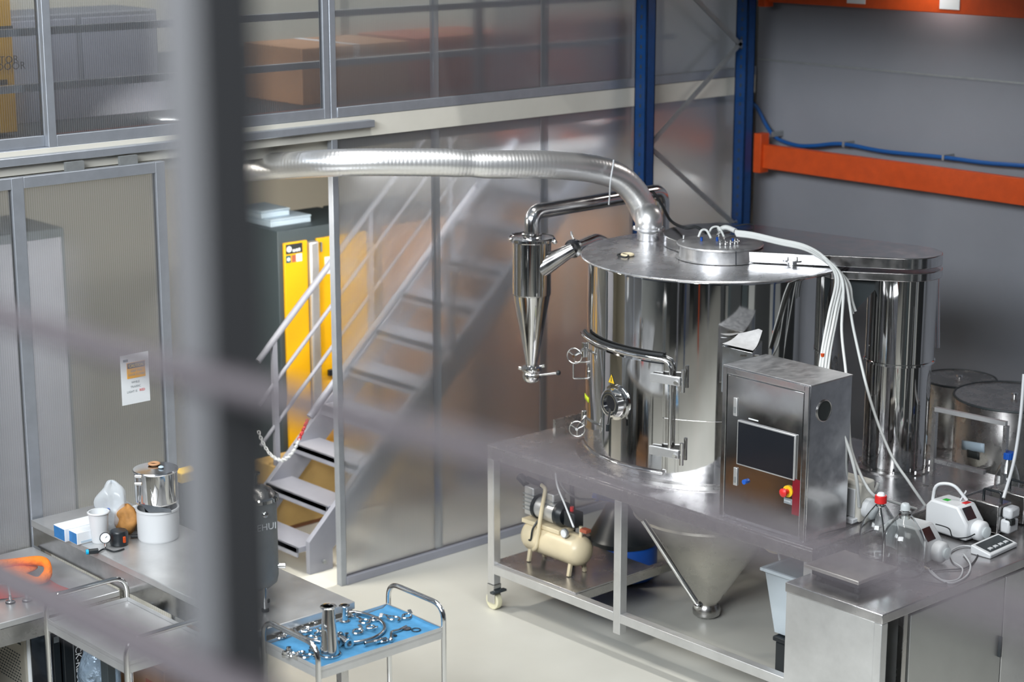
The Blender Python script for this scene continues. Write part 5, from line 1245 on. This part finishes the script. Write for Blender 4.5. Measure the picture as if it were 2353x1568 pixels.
# tall cone reducer
q = C3(757, 1505); 
cr = thing('cone_reducer', 'tall tapered steel reducer pipe standing on the blue cloth', 'reducer', q)
hz = .215
part('cone_tube', MB().lathe([(.043, 0), (.042, .004), (.024, hz - .01), (.0235, hz - .004), (.020, hz - .004), (.039, .004)], q, n=36), 'fit', cr)
part('top_flange', MB().lathe([(.022, hz - .006), (.034, hz - .006), (.035, hz - .002), (.033, hz), (.022, hz)], q, n=32), 'fit', cr)
part('bottom_flange', MB().lathe([(.044, 0), (.049, 0), (.049, .006), (.044, .008)], q, n=36), 'fit', cr)
# short flanged ferrule at the back
def ferrule(q, h, r, lb, name='flanged_ferrule', tilt=None, group=None):
    t = thing(name, lb, 'pipe fitting', q, group=group)
    ax = tilt or (0, 0, 1)
    part('tube', MB().lathe([(r * .9, .0), (r, .0), (r, h), (r * .9, h)], q, ax, n=24), 'fit', t)
    for a_ in (0, h - .005): part('flange', MB().lathe([(r * .9, a_), (r * 1.75, a_), (r * 1.8, a_ + .002), (r * 1.4, a_ + .005), (r * .9, a_ + .005)], q, ax, n=28), 'fit', t)
    return t
ferrule(C3(792, 1428), .075, .0135, 'short flanged pipe standing upright at the back edge of the blue cloth')
ferrule(C3(775, 1478, ZC + .022) , .075, .014, 'open-mouthed flanged pipe lying on the cloth right beside the tall reducer', tilt=Vector((.3, 1, 0)).normalized())
ferrule(C3(803, 1480, ZC + .020), .085, .013, 'flanged pipe lying on the cloth, right of the open-mouthed one', tilt=Vector((.1, 1, 0.05)).normalized())
ferrule(C3(838, 1480, ZC + .010), .075, .006, 'slim steel pin lying near the front edge of the cloth', 'steel_pin', tilt=Vector((1, -.18, 0)).normalized())
# big clamp ring
rg = thing('clamp_ring', 'large steel clamp ring lying around the fittings on the cloth', 'ring', C3(785, 1445))
rcn = C3(780, 1446); rp = [C3(780 + 104 * math.cos(a), 1446 + 37 * math.sin(a)) + Vector((0, 0, .008)) for a in [2 * math.pi * k / 60 for k in range(60)]]
part('ring_band', MB().tube(rp, .0075, 8, closed=True), 'mirror2', rg)
part('ring_lug', MB().bar(C3(862, 1476, ZC + .012), C3(888, 1468, ZC + .012), .012, .014), 'fit', rg, bevel=.002)
# tri-clamps
def clamp(q, rot, lb, r=.022, open_=1.0):
    t = thing('pipe_clamp', lb, 'clamp', q, rot=rot, group='loose pipe clamps on the blue cloth')
    for s_, nm in ((-1, 'jaw'), (1, 'jaw')):
        pts = [Vector((r * math.cos(a) + s_ * r * (open_ - 1), s_ * r * math.sin(a), .006)) for a in [math.pi * (.04 + k / 12 * .92) for k in range(13)]]
        pts = [Vector((p.x, p.y if s_ > 0 else p.y, p.z)) for p in pts]
        part(nm, MB().tube(pts, .0045, 6), 'fit', t, local=True)
    part('screw', MB().tube([(r, -.012, .007), (r + .004, .026, .009)], .0022, 6), 'fit', t, local=True)
    part('wing_nut', MB().bar((r + .004, .012, .009), (r + .006, .034, .018), .016, .005), 'fit', t, local=True, bevel=.001)
    return t
cl_spec = [(702, 1452, 'pipe clamp at the far left of the ring, under the bench corner'), (716, 1440, 'pipe clamp lying just inside the left end of the large ring'), (731, 1462, 'pipe clamp left of the tall reducer'), (712, 1470, 'pipe clamp crossing the left front of the ring'), (690, 1506, 'pipe clamp in the front left heap by the handle tube'), (672, 1508, 'leftmost pipe clamp in the front heap'), (706, 1512, 'pipe clamp in front of the reducer near the tray edge'),
           (838, 1432, 'pipe clamp with a wing nut inside the right end of the ring'), (852, 1445, 'pipe clamp half over the ring at its right end'), (862, 1426, 'pipe clamp behind the right end of the ring'), (822, 1455, 'pipe clamp in the middle of the ring'), (648, 1466, 'pipe clamp at the far left edge of the cloth beside the handle tube'), (905, 1425, 'open pipe clamp lying far right on the cloth'), (935, 1420, 'pipe clamp with a spoon-shaped wing nut at the back right'), (880, 1475, 'pipe clamp near the front edge, right of the steel pin')]
rr = random.Random(5)
for i, (x, y, lb) in enumerate(cl_spec): clamp(C3(x, y) + Vector((0, 0, .001)), rr.uniform(0, 6.3), lb, .017 + rr.random() * .007, 1 + rr.random() * .5)
# small elbow and gaskets at right
el = thing('pipe_elbow', 'thin bent steel pipe on the right of the blue cloth', 'pipe fitting', C3(915, 1448))
part('bent_tube', MB().tube(rounded([C3(898, 1470, ZC + .008), C3(899, 1452, ZC + .008), C3(916, 1449, ZC + .008), C3(934, 1440, ZC + .008)], .02, 5), .006, 10), 'fit', el)
part('end_flange', MB().sphere(C3(898, 1471, ZC + .008), .011), 'fit', el)
for i, (x, y, r_, lb) in enumerate(((935, 1447, .017, 'round steel disk with a black gasket at the right of the cloth'), (956, 1450, .019, 'open black gasket ring at the far right of the cloth'))):
    t = thing('gasket', lb, 'gasket', C3(x, y)); c_ = C3(x, y)
    part('gasket_ring', MB().tube([c_ + Vector((r_ * math.cos(a), r_ * math.sin(a), .004)) for a in [2 * math.pi * k / 24 for k in range(24)]], .0022, 6, closed=True), 'rubber', t)
    if i == 0: part('disk', MB().lathe([(0, .002), (r_ - .002, .002), (r_ - .002, .005), (0, .005)], c_, n=24), 'fit', t)
t = part('rubber_dot', MB().lathe([(0, 0), (.008, 0), (.008, .004), (0, .004)], C3(908, 1462), n=16), 'rubber', label='small black plug lying near the front right of the cloth', cat='plug')
ft = [(655, 1510, 'small steel union in the front left heap, leftmost'), (664, 1500, 'small steel union behind the leftmost one in the front heap'), (683, 1513, 'small steel union at the tray edge under the handle tube'), (716, 1500, 'small steel union beside the foot of the reducer'), (748, 1458, 'small steel union behind the left edge of the reducer'), (812, 1420, 'small steel union inside the back of the ring'), (797, 1468, 'small steel union between the two lying pipes')]
for i, (x, y, lb) in enumerate(ft):
    q = C3(x, y); t = thing('steel_union', lb, 'pipe fitting', q, group='small steel unions on the cloth')
    part('hex_nut', MB().lathe([(.008, 0), (.015, 0), (.015, .012), (.008, .012)], q, n=6), 'fit', t)
    part('spigot', MB().lathe([(.008, .012), (.010, .0125), (.010, .024), (.008, .024)], q, n=16), 'fit', t)

# ---- steel keg on the long bench
kq = P(585, 1330, z=Z1); 
f0 = P(560, 1345, z=Z1)
KR = .11
kc_ = P(592, 1255, d=8.25)
KX, KY = 4.66, 7.03
e_right = P(636, 1200, d=8.4)
kd = 8.42; kcen = P(588, 1200, d=kd); KX, KY = kcen.x, kcen.y; KR = 49 / FPX * kd
KX = min(KX, 4.78)
kg = thing('steel_keg', 'grey steel pressure keg on short legs standing on the long bench behind the blurred post', 'keg', (KX, KY, Z1))
kz0, kz1 = Z1 + .09, P(600, 1140, x=KX).z
part('keg_body', MB().lathe([(0, kz0), (KR * .6, kz0 + .005), (KR * .93, kz0 + .03), (KR, kz0 + .06), (KR, kz1 - .012), (0, kz1 - .012)], (KX, KY, 0), n=44), 'galv', kg)
part('keg_rim', MB().lathe([(KR, kz1 - .03), (KR + .010, kz1 - .024), (KR + .010, kz1 - .010), (KR, kz1 - .004)], (KX, KY, 0), n=44), 'fit', kg)
part('keg_dome', MB().lathe([(KR, kz1 - .011), (KR * .8, kz1 + .018), (KR * .45, kz1 + .035), (0, kz1 + .040)], (KX, KY, 0), n=44), 'steel', kg)
nk = part('neck', MB().lathe([(.013, kz1 + .036), (.013, kz1 + .085), (.026, kz1 + .087), (.026, kz1 + .093), (0, kz1 + .093)], (KX, KY, 0), n=20), 'fit', kg)
for k in range(3):
    a = k * 2.094 + .4; part('leg', MB().cyl((KX + KR * .7 * math.cos(a), KY + KR * .7 * math.sin(a), Z1 + .012), (KX + KR * .7 * math.cos(a), KY + KR * .7 * math.sin(a), kz0 + .03), .010), 'fit', kg)
    part('foot', MB().cyl((KX + KR * .7 * math.cos(a), KY + KR * .7 * math.sin(a), Z1), (KX + KR * .7 * math.cos(a), KY + KR * .7 * math.sin(a), Z1 + .012), .016), 'rubber', kg)
fa = math.atan2(-KY, -KX); cdir = Vector((math.cos(fa + .45), math.sin(fa + .45), 0))
kp_ = Vector((KX, KY, 0)) + cdir * (KR + .001); sdv = Vector((-cdir.y, cdir.x, 0))
text('lettering', 'LEHUI', .042, kp_ + Vector((0, 0, kz1 - .14)) - sdv * 0.06, sdv, (0, 0, 1), 'paper', kg)
tap = Vector((KX, KY, kz0 + .10)) + Vector((math.cos(fa + 1.45), math.sin(fa + 1.45), 0)) * KR
part('tap', MB().cyl(tap, tap + (tap - Vector((KX, KY, tap.z))).normalized() * .03, .012), 'fit', kg)
part('gauge_port', MB().sphere(Vector((KX, KY, kz1 - .07)) + cdir * KR, .016), 'fit', kg)

# ---- kettle dispenser on its white stand
w0 = P(365, 1250, z=Z1)
u = Vector((w0.x, w0.y, 0)).normalized(); SR = .098
wc0 = w0 + u * SR * .9
wp = thing('white_stand', 'round white plastic pail under the steel hopper on the long bench', 'pail', (wc0.x, wc0.y, Z1))
hp_ = .155
part('pail_wall', MB().lathe([(0, Z1), (SR * .96, Z1), (SR, Z1 + .01), (SR + .002, Z1 + hp_), (SR - .004, Z1 + hp_), (SR - .006, Z1 + .012), (0, Z1 + .012)], (wc0.x, wc0.y, 0), n=48), 'white', wp)
part('pail_rim', MB().lathe([(SR + .002, Z1 + hp_ - .01), (SR + .006, Z1 + hp_ - .008), (SR + .006, Z1 + hp_ + .002), (SR - .002, Z1 + hp_ + .002)], (wc0.x, wc0.y, 0), n=48), 'white', wp)
hk = thing('steel_hopper', 'mirror-polished round steel hopper standing on the white pail', 'hopper', (wc0.x, wc0.y, Z1 + hp_))
HR = 49 / FPX * (wc0 - EYE).dot(CV); zh0 = Z1 + hp_ + .03; zh1 = P(366, 1080, x=wc0.x).z
part('hopper_barrel', MB().lathe([(HR * .95, zh0), (HR, zh0 + .01), (HR, zh1 - .012), (HR - .004, zh1 - .004)], (wc0.x, wc0.y, 0), n=48), 'mirror', hk)
part('hopper_bottom', MB().lathe([(0, Z1 + hp_ - .07), (HR * .5, Z1 + hp_ - .06), (HR * .62, zh0 - .02), (HR * .95, zh0)], (wc0.x, wc0.y, 0), n=48), 'mirror', hk)
part('hopper_lid', MB().lathe([(HR + .003, zh1 - .012), (HR + .006, zh1 - .006), (HR + .003, zh1), (0, zh1 + .004)], (wc0.x, wc0.y, 0), n=48), 'mirror2', hk)
q = P(354, 1066, z=zh1 + .010)
part('wooden_ring', MB().lathe([(.022 + .008 * math.cos(t), .006 * math.sin(t)) for t in [2 * math.pi * k / 10 for k in range(11)]], q, n=26), 'cardboard', hk)
q = P(370, 1074, z=zh1 + .008); part('lid_tab', MB().sphere(q, .014, sz=.5), 'bluegrey', hk)
tr_ = part('chute', MB().plate([P(322, 1158, d=8.55), P(342, 1178, d=8.50), P(394, 1178, d=8.45), P(392, 1170, d=8.45)], .003), 'mirror2', hk)
for py in (1095, 1112): q = P(310, py, d=8.7); part('side_knob', MB().cyl(q, q + RIGHT * .03, .008), 'fit', hk)
# yellow item behind
q = P(425, 1092, y=9.0); yi = thing('yellow_case', 'small yellow case behind the steel hopper, half hidden by the blurred post', 'case', (q.x, q.y, q.z - .05))
bx_ = P(432, 1125, d=9.05)
part('stand_box', MB().box(q.x - .05, q.x + .08, q.y - .05, q.y + .05, 0.0, q.z - .03), 'dark', yi, bevel=.004)
part('yellow_top', MB().box(q.x - .055, q.x + .075, q.y - .05, q.y + .05, q.z - .029, q.z + .03), 'yplastic', yi, bevel=.006)

# ---- boxes, cup, bag, motor, gauge
def rbox(corner_px, L_, W_, H_, lb, m_front='boxblue', yaw=0.0, name='glove_box'):
    c = P(*corner_px, z=Z1)
    t = thing(name, lb, 'box', (c.x, c.y, Z1), rot=yaw, group='blue and white cartons on the long bench')
    part('carton', MB().box(0, L_, 0, W_, .0005, H_), 'paper', t, local=True, bevel=.002)
    part('blue_print', MB().box(-.001, -.0002, .003, W_ - .003, .004, H_ - .004), 'boxblue', t, local=True)
    part('side_print', MB().box(.02, L_ - .03, -.001, -.0002, .006, .016), 'bluegrey', t, local=True)
    part('printed_panel', MB().box(.04, L_ - .04, .02, W_ - .02, H_ + .0001, H_ + .001), 'bluegrey' if False else 'paper', t, local=True)
    return t
rbox((150, 1247), .20, .105, .065, 'blue-ended white carton at the left end of the long bench', yaw=.0)
rbox((178, 1254), .16, .075, .06, 'blue-ended white carton in front, right of the other one', yaw=.0)
q = P(226, 1250, z=Z1) + Vector((.02, .02, 0))
cup = thing('white_cup', 'tall white tapered plastic cup beside the blue-ended cartons', 'cup', q)
part('cup_wall', MB().lathe([(0, 0), (.034, 0), (.037, .006), (.048, .145), (.051, .147), (.051, .152), (.045, .152), (.034, .008), (0, .008)], q, n=32), 'white', cup)
part('cup_rim', MB().lathe([(.051, .144), (.054, .147), (.054, .152), (.051, .155)], q, n=32), 'white', cup)
q = P(262, 1222, z=Z1); bgf = thing('clear_bag', 'crumpled clear plastic bag with a blue mark behind the cup', 'bag', (q.x, q.y, Z1))
part('bag_film', crumple((q.x, q.y, Z1 + .13), .075, .075, .125, 9, .2), 'film', bgf, sub=1)
part('blue_mark', MB().sphere(Vector((q.x - .055, q.y - .045, Z1 + .135)), .012, sz=.6), 'bluep', bgf)
q = P(288, 1234, z=Z1) + Vector((.03, .03, 0)); pb_ = thing('brown_paper_bag', 'crumpled brown paper bag between the cup and the white pail', 'bag', (q.x, q.y, Z1))
part('bag_body', crumple((q.x, q.y, Z1 + .075), .055, .060, .075, 12, .14), 'brown', pb_, sub=1)
q = P(312, 1222, z=Z1) + Vector((.03, .03, 0)); wr = thing('white_roll', 'small white roll standing behind the brown paper bag', 'roll', (q.x + .01, q.y, Z1))
part('roll', MB().lathe([(.012, 0), (.035, 0), (.035, .11), (.012, .11)], (q.x + .01, q.y, Z1), n=28), 'paper', wr)
part('roll_core', MB().lathe([(.010, .001), (.0115, .001), (.0115, .112), (.010, .112)], (q.x + .01, q.y, Z1), n=20), 'cardboard', wr)
q = P(270, 1258, z=Z1) + Vector((.025, .025, 0)); bm_ = thing('black_motor', 'round black motor with an orange tag in front of the brown bag', 'motor', q)
part('motor_can', MB().lathe([(0, .002), (.040, .002), (.044, .012), (.044, .062), (.038, .072), (0, .075)], q, n=32), 'black', bm_)
dq = Vector((-q.x, -q.y, 0)).normalized(); tq_ = q + Vector((dq.x * math.cos(.55) - dq.y * math.sin(.55), dq.x * math.sin(.55) + dq.y * math.cos(.55), 0)) * .0445
part('orange_tag', MB().box(tq_.x - .006, tq_.x + .006, tq_.y - .008, tq_.y + .008, q.z + .022, q.z + .052), 'orange', bm_, bevel=.002)
q = P(243, 1262, z=Z1); gq = Vector((q.x, q.y, Z1 + .055)); ga = thing('pressure_gauge', 'round silver pressure gauge on a short stem in front of the cup', 'gauge', (q.x, q.y, Z1))
gd = (EYE - gq).normalized()
part('gauge_case', MB().lathe([(0, -.012), (.026, -.012), (.028, 0), (.026, .006), (.023, .006)], gq, gd, n=30), 'fit', ga)
fc = part('gauge_face', MB().lathe([(0, .004), (.023, .004)], gq, gd, n=28), 'paper', ga)
part('needle', MB().bar(gq + gd * .006, gq + gd * .006 + Vector((.008, -.004, .008)), .002, .001), 'ink', fc)
part('stem', MB().cyl((q.x, q.y, Z1), (q.x, q.y, Z1 + .03), .007), 'fit', ga)
q = P(212, 1275, z=Z1); pv = thing('push_fitting', 'black push fitting with a bright blue collar lying on the long bench', 'fitting', q)
a, b = q + Vector((-.012, .012, .013)), q + Vector((.03, -.005, .013))
part('fitting_body', MB().cyl(a, b, .013), 'black', pv, bevel=.002)
part('blue_collar', MB().cyl(a - (b - a).normalized() * .012, a, .012), 'cyan', pv)
q = P(318, 1238, z=Z1); kn = thing('black_knob_tool', 'black-handled clamp tool lying left of the white pail', 'tool', q)
part('tool_body', MB().tube([q + Vector((-.03, .02, .012)), q + Vector((.04, -.02, .012))], .009, 8), 'black', kn)
part('tool_tip', MB().sphere(q + Vector((.05, -.026, .014)), .012), 'fit', kn)
cable('black_lead', [P(225, 1270, z=Z1 + .006), P(240, 1262, z=Z1 + .006), P(262, 1268, z=Z1 + .006), P(285, 1262, z=Z1 + .006)], .004, 'rubber', 'short black lead in front of the gauge and the black motor')

# ---- orange cloth and small parts on the low bench
q = P(55, 1310, z=Z2 + .03)
oc = thing('orange_cloth', 'bright orange rubber glove folded over at the left edge of the low bench', 'glove', (q.x, q.y, Z2))
oa = spline([P(-60, 1306, z=Z2 + .085), P(0, 1297, z=Z2 + .085), P(55, 1290, z=Z2 + .082), P(98, 1291, z=Z2 + .078), P(110, 1305, z=Z2 + .065), P(106, 1324, z=Z2 + .045), P(86, 1335, z=Z2 + .032), P(50, 1326, z=Z2 + .034), P(0, 1318, z=Z2 + .04)], 8)
part('folded_cuff', MB().tube(oa, .026, 14, rf=lambda i, m: .021 + .003 * math.sin(i * .35)), 'orangecloth', oc)
part('glove_body', crumple((q.x - .05, q.y + .03, Z2 + .038), .12, .085, .036, 4, .12), 'orangecloth', oc, sub=1)
rc2 = thing('red_cloth', 'dull red cloth lying under the orange glove', 'cloth', P(20, 1350, z=Z2))
r0 = P(10, 1348, z=Z2 + .004)
def rcf(u, v): return Vector((r0.x - .22 + .42 * u, r0.y - .10 + .20 * v - .15 * u, Z2 + .005 + .004 * math.sin(8 * u + 5 * v)))
part('cloth', MB().grid(rcf, 14, 10), mat('dull_red_cloth', (.45, .07, .06), .9), rc2, solid=.002)
for i, (x, y, lb) in enumerate(((24, 1386, 'steel ferrule with an upright clear tube at the left end of the low bench'), (62, 1382, 'steel hose fitting lying right of the tubed ferrule'))):
    q = P(x, y, z=Z2); t = thing('hose_fitting', lb, 'pipe fitting', q)
    part('gasket', MB().lathe([(0, 0), (.022, 0), (.023, .003), (.022, .006), (0, .006)], q, n=26), 'rubber', t)
    part('ferrule', MB().lathe([(0, .007), (.020, .007), (.020, .012), (.008, .016), (.007, .035), (0, .036)], q, n=24), 'fit', t)
    if i == 0: part('clear_tube', MB().tube(spline([q + Vector((0, 0, .036)), q + Vector((0, .01, .075)), q + Vector((.005, .03, .11))], 6), .005, 8), 'tube', t)
    else: part('hose_barb', MB().tube([q + Vector((.01, -.004, .010)), q + Vector((.06, -.03, .010))], .008, 10), 'fit', t)

# ------------------------------------------------------------------ gallery guard rail close to the camera
XR = .90
gr = thing('gallery_guardrail', 'out-of-focus grey post and brown rails of the gallery railing close to the viewer', 'railing', (XR, 1.4, 2.42))
pp_ = P(503, 800, x=XR); hw_ = .029
part('post', MB().box(XR - hw_, XR + hw_, pp_.y - hw_, pp_.y + hw_, 3.295, 4.75), 'postpaint', gr, bevel=.002)
part('top_rail', MB().box(XR - .025, XR + .025, .2, 3.2, 4.75, 4.79), 'postpaint', gr, bevel=.004)
ru = [(1.9, 3.575), (1.37, 3.585), (1.03, 3.602), (.4, 3.61)]
part('upper_wire', MB().tube([Vector((XR - .03, y, z)) for y, z in ((3.2, 3.560), (1.9, 3.576), (1.37, 3.585), (1.03, 3.600), (.2, 3.615))], .0125, 10), 'railpaint', gr)
part('lower_rail', MB().tube([Vector((XR - .03, y, z)) for y, z in ((3.2, 3.262), (1.9, 3.299), (1.37, 3.314), (.2, 3.341))], .019, 12), 'railpaint', gr)
part('foot', MB().box(XR - .02, XR + .02, pp_.y - .02, pp_.y + .02, 2.42, 3.27), 'railpaint', gr)
